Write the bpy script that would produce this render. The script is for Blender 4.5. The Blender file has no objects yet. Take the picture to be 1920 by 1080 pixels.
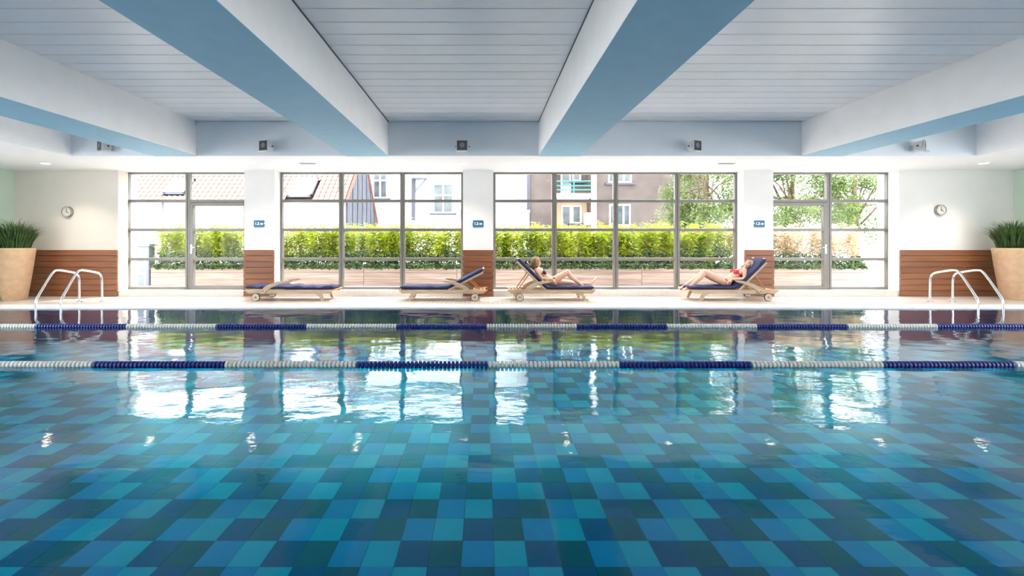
import bpy, bmesh, math, random
from mathutils import Vector, Matrix, Euler, noise

random.seed(7)
scene = bpy.context.scene
COL = scene.collection

# ------------------------------------------------------------------ camera, world, sun, exposure
F = 820.0                      # focal length in pixels of the 1920 wide frame
VX, VY, EYE = 907.0, 455.0, 1.29
cam_d = bpy.data.cameras.new('camera')
cam = bpy.data.objects.new('camera', cam_d); COL.objects.link(cam)
cam.location = (0, 0, EYE); cam.rotation_euler = (math.pi / 2, 0, 0)
cam_d.sensor_width = 36.0; cam_d.lens = F / 1920 * 36
cam_d.shift_x = (960 - VX) / 1920; cam_d.shift_y = -(540 - VY) / 1920
cam_d.clip_start = 0.05; cam_d.clip_end = 300
scene.camera = cam

world = bpy.data.worlds.new('sky'); scene.world = world
world.use_nodes = True
_bg = world.node_tree.nodes['Background']
_bg.inputs[0].default_value = (0.95, 0.97, 1.0, 1); _bg.inputs[1].default_value = 4.2

sun_d = bpy.data.lights.new('sun', 'SUN'); sun_d.energy = 3.6; sun_d.angle = math.radians(1.5)
sun_d.color = (1.0, 0.94, 0.86)
sun = bpy.data.objects.new('sun', sun_d); COL.objects.link(sun)
sun.rotation_euler = Vector((-0.55, -0.50, -0.95)).to_track_quat('-Z', 'Y').to_euler()

scene.view_settings.view_transform = 'Standard'
scene.view_settings.look = 'None'
scene.view_settings.exposure = 1.2
scene.view_settings.gamma = 1.0
scene.view_settings.use_curve_mapping = False
scene.cycles.max_bounces = 9
scene.cycles.diffuse_bounces = 5
scene.cycles.transparent_max_bounces = 16
scene.cycles.sample_clamp_indirect = 8.0

def PX(x, Y): return (x - VX) * Y / F            # metres across at depth Y of a picture column
def PZ(y, Y): return EYE - (y - VY) * Y / F      # height at depth Y of a picture row

# ------------------------------------------------------------------ materials
def lin(c):
    return tuple(((v / 255) / 12.92 if v / 255 <= .04045 else ((v / 255 + .055) / 1.055) ** 2.4) for v in c)

MATS = {}
def mk(name, rgb, rough=.5, metal=0, var=0.0, scale=6.0, stretch=(1, 1, 1), bump=0.0, bscale=40.0, rgb2=None,
       rand=0.0, spec=.5, coat=0.0, detail=4):
    m = bpy.data.materials.new(name); m.use_nodes = True
    nt = m.node_tree; N = nt.nodes; L = nt.links
    b = N['Principled BSDF']
    c = lin(rgb)
    b.inputs['Base Color'].default_value = (*c, 1)
    b.inputs['Roughness'].default_value = rough
    b.inputs['Metallic'].default_value = metal
    b.inputs['Specular IOR Level'].default_value = spec
    if coat: b.inputs['Coat Weight'].default_value = coat
    if var or rgb2 or bump or rand:
        tc = N.new('ShaderNodeTexCoord'); mp = N.new('ShaderNodeMapping')
        mp.inputs['Scale'].default_value = stretch
        src = tc.outputs['Object']
        if rand:
            oi = N.new('ShaderNodeObjectInfo'); ad = N.new('ShaderNodeVectorMath'); ad.operation = 'MULTIPLY_ADD'
            ad.inputs[1].default_value = (1, 1, 1)
            sc = N.new('ShaderNodeMath'); sc.operation = 'MULTIPLY'; sc.inputs[1].default_value = 37.0
            L.new(oi.outputs['Random'], sc.inputs[0])
            cb = N.new('ShaderNodeCombineXYZ')
            for k in range(3): L.new(sc.outputs[0], cb.inputs[k])
            L.new(src, ad.inputs[0]); L.new(cb.outputs[0], ad.inputs[2]); src = ad.outputs[0]
        L.new(src, mp.inputs['Vector'])
        if var or rgb2:
            nz = N.new('ShaderNodeTexNoise'); nz.inputs['Scale'].default_value = scale; nz.inputs['Detail'].default_value = detail
            L.new(mp.outputs[0], nz.inputs['Vector'])
            rp = N.new('ShaderNodeValToRGB')
            c2 = lin(rgb2) if rgb2 else tuple(min(1, v * (1 + var)) for v in c)
            c1 = c if rgb2 else tuple(v * (1 - var) for v in c)
            rp.color_ramp.elements[0].position = .32; rp.color_ramp.elements[1].position = .68
            rp.color_ramp.elements[0].color = (*c1, 1); rp.color_ramp.elements[1].color = (*c2, 1)
            L.new(nz.outputs['Fac'], rp.inputs[0])
            out = rp.outputs[0]
            if rand:
                hs = N.new('ShaderNodeHueSaturation')
                mr = N.new('ShaderNodeMapRange'); mr.inputs[3].default_value = 1 - rand; mr.inputs[4].default_value = 1 + rand
                L.new(oi.outputs['Random'], mr.inputs[0]); L.new(mr.outputs[0], hs.inputs['Value'])
                L.new(out, hs.inputs['Color']); out = hs.outputs[0]
            L.new(out, b.inputs['Base Color'])
        if bump:
            n2 = N.new('ShaderNodeTexNoise'); n2.inputs['Scale'].default_value = bscale; n2.inputs['Detail'].default_value = 3
            L.new(mp.outputs[0], n2.inputs['Vector'])
            bp = N.new('ShaderNodeBump'); bp.inputs['Strength'].default_value = bump; bp.inputs['Distance'].default_value = .01
            L.new(n2.outputs['Fac'], bp.inputs['Height']); L.new(bp.outputs[0], b.inputs['Normal'])
    MATS[name] = m
    return m

def mk_mosaic(name, rgb, grout, size, rough=.35, axes='XY'):
    """small square mosaic tiles: colour and fine joint relief only"""
    m = mk(name, rgb, rough); nt = m.node_tree; N = nt.nodes; L = nt.links; b = N['Principled BSDF']
    tc = N.new('ShaderNodeTexCoord'); sp = N.new('ShaderNodeSeparateXYZ'); cb = N.new('ShaderNodeCombineXYZ')
    L.new(tc.outputs['Object'], sp.inputs[0])
    L.new(sp.outputs[axes[0]], cb.inputs[0]); L.new(sp.outputs[axes[1]], cb.inputs[1])
    br = N.new('ShaderNodeTexBrick'); br.offset = 0; br.inputs['Scale'].default_value = 1
    br.inputs['Brick Width'].default_value = size; br.inputs['Row Height'].default_value = size
    br.inputs['Mortar Size'].default_value = size * .045
    c = lin(rgb)
    br.inputs['Color1'].default_value = (*c, 1); br.inputs['Color2'].default_value = (*[v * .93 for v in c], 1)
    br.inputs['Mortar'].default_value = (*lin(grout), 1)
    L.new(cb.outputs[0], br.inputs['Vector']); L.new(br.outputs['Color'], b.inputs['Base Color'])
    bp = N.new('ShaderNodeBump'); bp.inputs['Strength'].default_value = .3; bp.inputs['Distance'].default_value = .003; bp.invert = True
    L.new(br.outputs['Fac'], bp.inputs['Height']); L.new(bp.outputs[0], b.inputs['Normal'])
    return m

def mk_leaf(name, rgb, rgb2, rough=.45, trans=.45, scale=3.0):
    m = mk(name, rgb, rough, rgb2=rgb2, scale=scale, detail=6)
    nt = m.node_tree; N = nt.nodes; L = nt.links; b = N['Principled BSDF']
    tr = N.new('ShaderNodeBsdfTranslucent'); mx = N.new('ShaderNodeMixShader'); mx.inputs[0].default_value = trans
    col = b.inputs['Base Color'].links[0].from_socket
    L.new(col, tr.inputs['Color']); L.new(b.outputs[0], mx.inputs[1]); L.new(tr.outputs[0], mx.inputs[2])
    L.new(mx.outputs[0], N['Material Output'].inputs['Surface'])
    return m

def schlick(N, L, normal_socket=None, f0=.02):
    ge = N.new('ShaderNodeNewGeometry'); dt = N.new('ShaderNodeVectorMath'); dt.operation = 'DOT_PRODUCT'
    L.new(ge.outputs['Incoming'], dt.inputs[0]); L.new(normal_socket or ge.outputs['Normal'], dt.inputs[1])
    ab = N.new('ShaderNodeMath'); ab.operation = 'ABSOLUTE'; L.new(dt.outputs['Value'], ab.inputs[0])
    om = N.new('ShaderNodeMath'); om.operation = 'SUBTRACT'; om.inputs[0].default_value = 1; om.use_clamp = True
    L.new(ab.outputs[0], om.inputs[1])
    pw = N.new('ShaderNodeMath'); pw.operation = 'POWER'; pw.inputs[1].default_value = 5; L.new(om.outputs[0], pw.inputs[0])
    ma = N.new('ShaderNodeMath'); ma.operation = 'MULTIPLY_ADD'; ma.inputs[1].default_value = 1 - f0; ma.inputs[2].default_value = f0
    L.new(pw.outputs[0], ma.inputs[0])
    return ma.outputs[0]

def mk_glass(name, tint=(1, 1, 1), f0=.06, rough=0.0):
    m = bpy.data.materials.new(name); m.use_nodes = True
    N = m.node_tree.nodes; L = m.node_tree.links; N.clear()
    o = N.new('ShaderNodeOutputMaterial'); t = N.new('ShaderNodeBsdfTransparent'); g = N.new('ShaderNodeBsdfGlossy')
    t.inputs[0].default_value = (*tint, 1); g.inputs['Roughness'].default_value = rough
    mx = N.new('ShaderNodeMixShader'); L.new(schlick(N, L, None, f0), mx.inputs[0])
    L.new(t.outputs[0], mx.inputs[1]); L.new(g.outputs[0], mx.inputs[2]); L.new(mx.outputs[0], o.inputs[0])
    MATS[name] = m; return m

def mk_water(name):
    m = bpy.data.materials.new(name); m.use_nodes = True
    N = m.node_tree.nodes; L = m.node_tree.links; N.clear()
    o = N.new('ShaderNodeOutputMaterial'); t = N.new('ShaderNodeBsdfTransparent'); g = N.new('ShaderNodeBsdfGlossy')
    t.inputs[0].default_value = (.18, .92, 1.0, 1)
    g.inputs['Roughness'].default_value = .035
    tc = N.new('ShaderNodeTexCoord')
    def wave(sx, sy, scale, detail):
        mp = N.new('ShaderNodeMapping'); mp.inputs['Scale'].default_value = (sx, sy, 1)
        L.new(tc.outputs['Object'], mp.inputs[0])
        n = N.new('ShaderNodeTexNoise'); n.inputs['Scale'].default_value = scale; n.inputs['Detail'].default_value = detail
        L.new(mp.outputs[0], n.inputs['Vector']); return n.outputs['Fac']
    a = wave(.7, 1.0, 1.6, 2); b_ = wave(.8, 1.5, 6.0, 3)
    mul = N.new('ShaderNodeMath'); mul.operation = 'MULTIPLY_ADD'; mul.inputs[1].default_value = .16
    L.new(b_, mul.inputs[0]); L.new(a, mul.inputs[2])
    bp = N.new('ShaderNodeBump'); bp.inputs['Strength'].default_value = 1.0; bp.inputs['Distance'].default_value = .010
    L.new(mul.outputs[0], bp.inputs['Height'])
    L.new(bp.outputs[0], g.inputs['Normal'])
    mx = N.new('ShaderNodeMixShader'); L.new(schlick(N, L, bp.outputs[0], .022), mx.inputs[0])
    L.new(t.outputs[0], mx.inputs[1]); L.new(g.outputs[0], mx.inputs[2]); L.new(mx.outputs[0], o.inputs[0])
    MATS[name] = m; return m

def mk_emit(name, rgb, strength):
    m = bpy.data.materials.new(name); m.use_nodes = True
    N = m.node_tree.nodes; L = m.node_tree.links; N.clear()
    o = N.new('ShaderNodeOutputMaterial'); e = N.new('ShaderNodeEmission')
    e.inputs[0].default_value = (*lin(rgb), 1); e.inputs[1].default_value = strength
    L.new(e.outputs[0], o.inputs[0]); MATS[name] = m; return m

mk('plaster', (238, 237, 236), .8, var=.015, scale=3, bump=.05, bscale=120)
mk('plaster_warm', (226, 219, 211), .8, var=.015, scale=3, bump=.05, bscale=120)
mk('green_paint', (205, 224, 208), .8, var=.015, scale=3)
mk('soffit_paint', (244, 244, 245), .75, var=.01, scale=3)
mk('beam_paint', (244, 244, 245), .7, var=.02, scale=4, bump=.04, bscale=90)
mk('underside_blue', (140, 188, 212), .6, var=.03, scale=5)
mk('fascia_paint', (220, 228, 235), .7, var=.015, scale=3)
mk('board_paint', (236, 236, 239), .32, var=.02, scale=3, rand=.015)
mk('joint_dark', (95, 100, 108), .8)
mk_mosaic('deck_mosaic', (214, 207, 202), (176, 162, 150), .10)
mk_mosaic('plinth_mosaic', (238, 231, 224), (205, 194, 184), .05, axes='XZ')
mk('coping_stone', (240, 238, 238), .4, var=.02, scale=5)
mk('cladding_wood', (126, 78, 50), .45, rgb2=(148, 95, 62), scale=2.0, stretch=(.6, 6, 10), bump=.1, bscale=30, rand=.12)
mk('teak', (172, 150, 124), .6, rgb2=(206, 186, 160), scale=3.5, stretch=(1, 10, 10), bump=.12, bscale=25, rand=.05)
mk('teak_warm', (176, 118, 72), .55, rgb2=(204, 148, 98), scale=3.5, stretch=(2, 10, 10), rand=.08)
mk('navy_fabric', (30, 38, 84), .75, var=.18, scale=9, bump=.25, bscale=35)
mk('fabric_white', (225, 225, 232), .8)
mk('rubber', (52, 48, 46), .7)
mk('wheel_wood', (214, 199, 176), .5, var=.06, scale=14)
mk('steel', (225, 226, 228), .16, metal=1)
mk('brushed_alu', (124, 121, 118), .42, metal=.35, var=.03, scale=4)
mk('alu_dark', (96, 95, 96), .5, metal=.3)
mk('lamp_grey', (206, 207, 208), .45)
mk('lamp_glass', (70, 76, 80), .12, var=.15, scale=30)
mk('lamp_reflector', (150, 152, 150), .25, metal=.8)
mk('clock_case', (150, 150, 148), .35, metal=.5)
mk('clock_face', (222, 216, 206), .6)
mk('clock_hand', (50, 46, 44), .5)
mk('sign_teal', (24, 106, 146), .5)
mk('white_letter', (245, 248, 250), .6)
mk('pot_terracotta', (226, 192, 158), .8, rgb2=(212, 174, 138), scale=9, bump=.15, bscale=70)
mk('soil', (62, 48, 38), .95, bump=.5, bscale=60)
mk_leaf('grass_blade', (46, 76, 42), (92, 124, 62), trans=.25, scale=6)
mk_leaf('bamboo_leaf', (118, 142, 10), (182, 194, 38), trans=.45, scale=2.2)
mk_leaf('bamboo_dry', (190, 170, 136), (212, 198, 172), trans=.4, scale=2.5)
mk_leaf('ivy_leaf', (26, 52, 28), (84, 112, 56), trans=.15, scale=5)
mk_leaf('tree_leaf', (58, 82, 30), (128, 148, 84), trans=.4, scale=1.3)
mk('cane', (190, 158, 96), .6, var=.15, scale=8)
mk('bark', (104, 88, 72), .9, var=.2, scale=9, bump=.6, bscale=25)
mk('planter_wood', (140, 116, 104), .7, rgb2=(176, 158, 148), scale=2.2, stretch=(.4, 5, 9), rand=.05)
mk('paving', (226, 222, 218), .8, var=.05, scale=2)
mk('render_white', (243, 242, 240), .85, var=.015, scale=1.5)
mk('render_cream', (168, 148, 118), .85, var=.02, scale=1.5)
mk('render_brown', (70, 62, 59), .9, rgb2=(92, 83, 79), scale=.9, bump=.15, bscale=40, detail=8)
mk('roof_tile', (128, 98, 88), .75, rgb2=(152, 122, 112), scale=7, rand=.10)
mk('roof_under', (60, 36, 28), .9)
mk('verge_tile', (112, 62, 52), .8, var=.1)
mk('grey_board', (36, 39, 50), .8, rgb2=(66, 70, 82), scale=2.5, stretch=(3, 3, .5), rand=.14)
mk('zinc', (110, 118, 132), .5, metal=.2)
mk('frame_white', (244, 244, 244), .5)
mk('window_dark', (48, 56, 60), .12, rgb2=(84, 94, 98), scale=1.5)
mk('teal_rail', (40, 110, 102), .5)
mk('lead_grey', (66, 68, 78), .7)
mk('rope_blue', (36, 46, 134), .4)
mk('rope_white', (228, 226, 218), .4)
mk('skin', (222, 172, 146), .5, var=.03, scale=12)
mk('skin_b', (226, 178, 154), .5, var=.03, scale=12)
mk('hair_brown', (134, 100, 70), .5, rgb2=(176, 138, 98), scale=14, stretch=(1, 1, .25))
mk('hair_ash', (140, 116, 100), .5, rgb2=(184, 158, 138), scale=14, stretch=(1, 1, .25))
mk('hair_dark', (92, 78, 82), .5, rgb2=(132, 112, 108), scale=14, stretch=(1, 1, .25))
mk('bikini_black', (28, 27, 34), .6)
mk('bikini_red', (206, 38, 58), .6)
mk('lips', (186, 98, 92), .5)
mk('eye_white', (235, 235, 232), .3)
mk('tile_blue', (0, 130, 178), .3, spec=.32, rand=.05, var=.04, scale=4)
mk('tile_teal', (0, 158, 178), .3, spec=.32, rand=.05, var=.04, scale=4)
mk('tile_navy', (0, 66, 116), .3, spec=.32, rand=.05, var=.04, scale=4)
mk('tile_deepteal', (0, 74, 92), .3, spec=.32, rand=.05, var=.04, scale=4)
mk('grout', (0, 90, 116), .8)
mk_glass('pane_glass', (.985, .99, .99), .006)
mk_water('water')
mk_emit('lamp_glow', (255, 232, 200), 10.0)

# ------------------------------------------------------------------ mesh helper
class MB:
    def __init__(s): s.v = []; s.f = []; s.m = []
    def face(s, idx, mi=0): s.f.append(tuple(idx)); s.m.append(mi)
    def box(s, x0, x1, y0, y1, z0, z1, mi=0):
        b = len(s.v)
        s.v += [(x0, y0, z0), (x1, y0, z0), (x1, y1, z0), (x0, y1, z0), (x0, y0, z1), (x1, y0, z1), (x1, y1, z1), (x0, y1, z1)]
        for q in ((0, 3, 2, 1), (4, 5, 6, 7), (0, 1, 5, 4), (1, 2, 6, 5), (2, 3, 7, 6), (3, 0, 4, 7)):
            s.face([b + i for i in q], mi)
        return s
    def cbox(s, x0, x1, y0, y1, z0, z1, c=.004, mi=0):
        """box with its edges chamfered round the XZ outline (front face inset), for boards facing -Y or tiles facing up"""
        b = len(s.v)
        s.v += [(x0, y1, z0), (x1, y1, z0), (x1, y1, z1), (x0, y1, z1)]
        s.v += [(x0, y0 + c, z0), (x1, y0 + c, z0), (x1, y0 + c, z1), (x0, y0 + c, z1)]
        s.v += [(x0 + c, y0, z0 + c), (x1 - c, y0, z0 + c), (x1 - c, y0, z1 - c), (x0 + c, y0, z1 - c)]
        s.face([b + i for i in (0, 3, 2, 1)], mi); s.face([b + i for i in (8, 9, 10, 11)], mi)
        for k in range(4):
            n = (k + 1) % 4
            s.face([b + k, b + n, b + 4 + n, b + 4 + k], mi); s.face([b + 4 + k, b + 4 + n, b + 8 + n, b + 8 + k], mi)
        return s
    def prism(s, poly, axis, a, b_, mi=0):
        """polygon extruded between a and b_ along axis ('x','y','z')"""
        b = len(s.v); n = len(poly)
        for t in (a, b_):
            for p, q in poly:
                s.v.append((t, p, q) if axis == 'x' else (p, t, q) if axis == 'y' else (p, q, t))
        s.face([b + i for i in range(n)], mi); s.face([b + n + i for i in reversed(range(n))], mi)
        for i in range(n):
            j = (i + 1) % n; s.face([b + i, b + n + i, b + n + j, b + j], mi)
        return s
    def tube(s, pts, r, n=10, mi=0, cap=True):
        pts = [Vector(p) for p in pts]
        rs = r if isinstance(r, (list, tuple)) else [r] * len(pts)
        b = len(s.v); up = None
        for i, p in enumerate(pts):
            d = (pts[min(i + 1, len(pts) - 1)] - pts[max(i - 1, 0)]).normalized()
            if up is None:
                up = Vector((0, 0, 1)) if abs(d.z) < .9 else Vector((0, 1, 0))
            x = d.cross(up).normalized(); up = x.cross(d).normalized()
            for k in range(n):
                a = 2 * math.pi * k / n
                s.v.append(tuple(p + (x * math.cos(a) + up * math.sin(a)) * rs[i]))
        for i in range(len(pts) - 1):
            for k in range(n):
                q = (k + 1) % n
                s.face([b + i * n + k, b + i * n + q, b + (i + 1) * n + q, b + (i + 1) * n + k], mi)
        if cap:
            s.face([b + k for k in range(n)], mi)
            e = b + (len(pts) - 1) * n; s.face([e + k for k in reversed(range(n))], mi)
        return s
    def lathe(s, prof, center=(0, 0, 0), axis='z', n=24, mi=0):
        """prof: list of (radius, height)"""
        b = len(s.v); cx, cy, cz = center
        for r, h in prof:
            for k in range(n):
                a = 2 * math.pi * k / n; c, d = r * math.cos(a), r * math.sin(a)
                if axis == 'z': s.v.append((cx + c, cy + d, cz + h))
                elif axis == 'y': s.v.append((cx + c, cy + h, cz + d))
                else: s.v.append((cx + h, cy + c, cz + d))
        for i in range(len(prof) - 1):
            for k in range(n):
                q = (k + 1) % n
                s.face([b + i * n + k, b + i * n + q, b + (i + 1) * n + q, b + (i + 1) * n + k], mi)
        s.face([b + k for k in reversed(range(n))], mi)
        e = b + (len(prof) - 1) * n; s.face([e + k for k in range(n)], mi)
        return s
    def ell(s, c, r, M=None, nu=14, nv=9, mi=0):
        """ellipsoid, radii r along the columns of rotation M"""
        b = len(s.v); c = Vector(c); M = M or Matrix.Identity(3)
        s.v.append(tuple(c + M @ Vector((0, 0, r[2]))))
        for i in range(1, nv):
            t = math.pi * i / nv
            for k in range(nu):
                a = 2 * math.pi * k / nu
                s.v.append(tuple(c + M @ Vector((r[0] * math.sin(t) * math.cos(a), r[1] * math.sin(t) * math.sin(a), r[2] * math.cos(t)))))
        s.v.append(tuple(c + M @ Vector((0, 0, -r[2]))))
        e = len(s.v) - 1
        for k in range(nu):
            q = (k + 1) % nu
            s.face([b, b + 1 + k, b + 1 + q], mi)
            for i in range(nv - 2):
                s.face([b + 1 + i * nu + k, b + 1 + (i + 1) * nu + k, b + 1 + (i + 1) * nu + q, b + 1 + i * nu + q], mi)
            o = b + 1 + (nv - 2) * nu; s.face([o + k, e, o + q], mi)
        return s
    def limb(s, pts, rs, n=12):
        """chain of tapered capsules through joints (closed shells, fused later)"""
        P = [Vector(p) for p in pts]
        for i in range(len(P) - 1):
            s.tube([P[i], P[i + 1]], [rs[i], rs[i + 1]], n)
        for p, r in zip(P, rs): s.ell(p, (r, r, r), None, n, 8)
        return s
    def quad(s, a, b_, c, d, mi=0):
        b = len(s.v); s.v += [tuple(a), tuple(b_), tuple(c), tuple(d)]; s.face([b, b + 1, b + 2, b + 3], mi); return s
    def mesh(s, name, mats, smooth=False, fix=True):
        me = bpy.data.meshes.new(name); me.from_pydata(s.v, [], s.f)
        for m in (mats if isinstance(mats, (list, tuple)) else [mats]): me.materials.append(MATS[m])
        if any(s.m): me.polygons.foreach_set('material_index', s.m)
        if fix and len(s.f) < 60000:
            bm = bmesh.new(); bm.from_mesh(me); bmesh.ops.recalc_face_normals(bm, faces=bm.faces); bm.to_mesh(me); bm.free()
        if smooth:
            me.polygons.foreach_set('use_smooth', [True] * len(me.polygons))
            if smooth is not True: me.set_sharp_from_angle(angle=math.radians(smooth))
        me.update(); return me
    def obj(s, name, mats, parent=None, smooth=False, loc=(0, 0, 0), fix=True):
        return link(name, s.mesh(name, mats, smooth, fix), parent, loc)

def link(name, me, parent=None, loc=(0, 0, 0), rot=None):
    o = bpy.data.objects.new(name, me); COL.objects.link(o); o.location = loc
    if rot: o.rotation_euler = rot
    if parent is not None: o.parent = parent
    return o
def tag(o, label=None, cat=None, group=None, kind=None):
    if label: o['label'] = label
    if cat: o['category'] = cat
    if group: o['group'] = group
    if kind: o['kind'] = kind
    return o
def empty(name, loc=(0, 0, 0), rz=0):
    o = bpy.data.objects.new(name, None); COL.objects.link(o); o.location = loc; o.rotation_euler = (0, 0, rz)
    o.empty_display_size = .2; return o
def bx(name, mat, parent, x0, x1, y0, y1, z0, z1): return MB().box(x0, x1, y0, y1, z0, z1).obj(name, mat, parent, fix=False)

# ------------------------------------------------------------------ the room
XL, XR, YW, YB, ZS, ZC = -11.29, 12.75, 10.53, -4.0, 3.03, 3.72    # side walls, window wall, rear wall, soffit, upper ceiling
YG, YO = 10.86, 11.12                                              # glazing plane, outer face of the window wall
YP0, YP1, PXL, PXR = 0.7, 8.70, -10.0, 11.5                        # pool opening
ZWATER, ZPOOL = -0.025, -0.64

fl = MB()
fl.box(XL, XR, YP1 + .40, YO, -.15, 0).box(XL, XR, YB, YP0, -.15, 0)
fl.box(XL, PXL, YP0, YP1 + .40, -.15, 0).box(PXR, XR, YP0, YP1 + .40, -.15, 0)
tag(fl.obj('floor', 'deck_mosaic', fix=False), 'pale mosaic tiled pool deck under the loungers', 'floor', kind='structure')
coping = tag(empty('trim_1'), 'white stone coping along the far pool edge', 'coping', kind='structure')
for i in range(22):
    w = (PXR - PXL) / 22
    x0 = PXL + i * w
    MB().box(x0 + .002, x0 + w - .002, YP1, YP1 + .40, -.028, .004).obj('coping_stone', 'coping_stone', coping, fix=False)
bx('coping_bed', 'grout', coping, PXL, PXR, YP1 + .02, YP1 + .40, -.15, -.028)

# window wall: two end walls, three piers, lintel
def wall_piece(name, label, x0, x1, y1, mat='plaster'):
    return tag(bx(name, mat, None, x0, x1, YW, y1, 0, ZS), label, 'wall', kind='structure')
wl = wall_piece('wall_left', 'warm white wall with clock and wood cladding beside the leftmost window', XL, -8.80, YO, 'plaster_warm')
p1 = wall_piece('pillar_1', 'white pillar between the leftmost window and the three-bay window', -5.766, -5.034, YG + .06)
p2 = wall_piece('pillar_2', 'white pillar between the three-bay and the four-bay window', -.50, .23, YG + .06)
p3 = wall_piece('pillar_3', 'white pillar behind the head of the red bikini sunbather', 6.267, 6.973, YG + .06)
wr = wall_piece('wall_right', 'white wall with clock and wood cladding beside the rightmost window', 10.0, XR, YO)
tag(bx('lintel', 'soffit_paint', None, XL, XR, YW, YO, ZS, ZC + .3), 'white lintel above the windows', 'lintel', kind='structure')
for n, (a, b) in enumerate(((-8.80, -5.766), (-5.034, -.50), (.23, 6.267), (6.973, 10.0))):
    tag(bx('baseboard_%d' % (n + 1), 'plinth_mosaic', None, a, b, YW, YO, 0, .135),
        'low mosaic tiled sill under ' + ('the leftmost window', 'the three-bay window', 'the four-bay window', 'the rightmost window')[n], 'sill', kind='structure')
def side_wall(name, x0, x1, label):
    m = MB(); m.box(x0, x1, YB, YO, 2.9, ZC + .3); m.box(x0, x1, YB, YO, -.1, .3)
    for a, b in ((YB, -3.7), (-.4, -.1), (3.0, 3.3), (6.4, YO)): m.box(x0, x1, a, b, .3, 2.9)  # unseen openings between these piers, added to bring daylight onto beam sides and fascia
    tag(m.obj(name, 'green_paint', fix=False), label, 'wall', kind='structure')
side_wall('wall_side_left', XL - .2, XL, 'pale green side wall behind the left potted grass')
side_wall('wall_side_right', XR, XR + .2, 'pale green side wall behind the right potted grass')
tag(bx('wall_rear', 'plaster', None, XL, XR, YB - .25, YB, -.1, ZC + .3), 'white rear wall of the pool hall', 'wall', kind='structure')

# ceiling: soffit along the walls, deep beams, recessed bays of painted boards
YF = 8.77
tag(bx('soffit_slab', 'soffit_paint', None, XL, XR, YF, YW, ZS, ZC + .3), 'bright white low soffit with downlights along the window wall', 'ceiling', kind='structure')
ceiling = tag(bx('ceiling', 'joint_dark', None, XL, XR, YB, YF, ZC + .02, ZC + .3), 'grey boarded ceiling above the pool', 'ceiling', kind='structure')
bays = [(-8.27, -6.60), (-5.765, -2.75), (-1.914, 1.10), (1.936, 6.374), (7.20, 9.87)]
beams = [(XL, -8.27, 'white ceiling drop along the left side wall'),
         (-6.60, -5.765, 'white ceiling beam nearest the left wall'),
         (-2.75, -1.914, 'white ceiling beam between the left and middle board bays'),
         (1.10, 1.936, 'white ceiling beam just right of the middle board bay'),
         (6.374, 7.20, 'white ceiling beam nearest the right wall'),
         (9.87, XR, 'white ceiling drop along the right side wall')]
for i, (a, b, lab) in enumerate(beams):
    tag(bx('beam' if i == 0 else 'beam.%03d' % i, 'beam_paint', None, a, b, YB, YF, ZS, ZC + .2), lab, 'beam', kind='structure')
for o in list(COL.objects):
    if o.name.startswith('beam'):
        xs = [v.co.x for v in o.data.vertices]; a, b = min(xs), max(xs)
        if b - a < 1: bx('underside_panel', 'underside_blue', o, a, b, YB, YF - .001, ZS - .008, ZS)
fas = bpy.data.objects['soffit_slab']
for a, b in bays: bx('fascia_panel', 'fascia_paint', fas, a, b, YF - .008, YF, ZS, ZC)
BW = .28
for a, b in bays:
    me = MB()
    c = .006; L_ = (b - a) - .002
    prof = [(-BW / 2 + .004, .016), (-BW / 2 + .004, c), (-BW / 2 + .004 + c, 0), (BW / 2 - .004 - c, 0), (BW / 2 - .004, c), (BW / 2 - .004, .016)]
    me.prism(prof, 'x', -L_ / 2, L_ / 2)
    bm_ = me.mesh('board', 'board_paint')
    y = YF - BW / 2 - .03
    while y > YB:
        link('board', bm_, ceiling, ((a + b) / 2, y, ZC)); y -= BW
    if a != -1.914: continue
    tr = MB(); tr.box(a, a + .010, YB, YF, ZC - .016, ZC); tr.box(b - .010, b, YB, YF, ZC - .016, ZC)
    tr.obj('shadow_trim', 'joint_dark', ceiling, fix=False)

# wood cladding boards
def cladding(parent, x0, x1, ret=None):
    n = 8; h = 1.12 / n
    bx('batten', 'joint_dark', parent, x0 + .03, x1 - .03, YW - .018, YW, .02, 1.10)
    for k in range(n):
        z0 = k * h + (.004 if k else .002)
        o = MB().cbox(-(x1 - x0) / 2, (x1 - x0) / 2, -.022, 0, 0, h - .012, .003).obj('cladding_board', 'cladding_wood', parent, loc=((x0 + x1) / 2, YW - .018, z0))
cladding(wl, -11.24, -8.80); cladding(p1, -5.766, -5.034); cladding(p2, -.50, .23); cladding(p3, 6.267, 6.973); cladding(wr, 10.0, 12.70)

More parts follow.
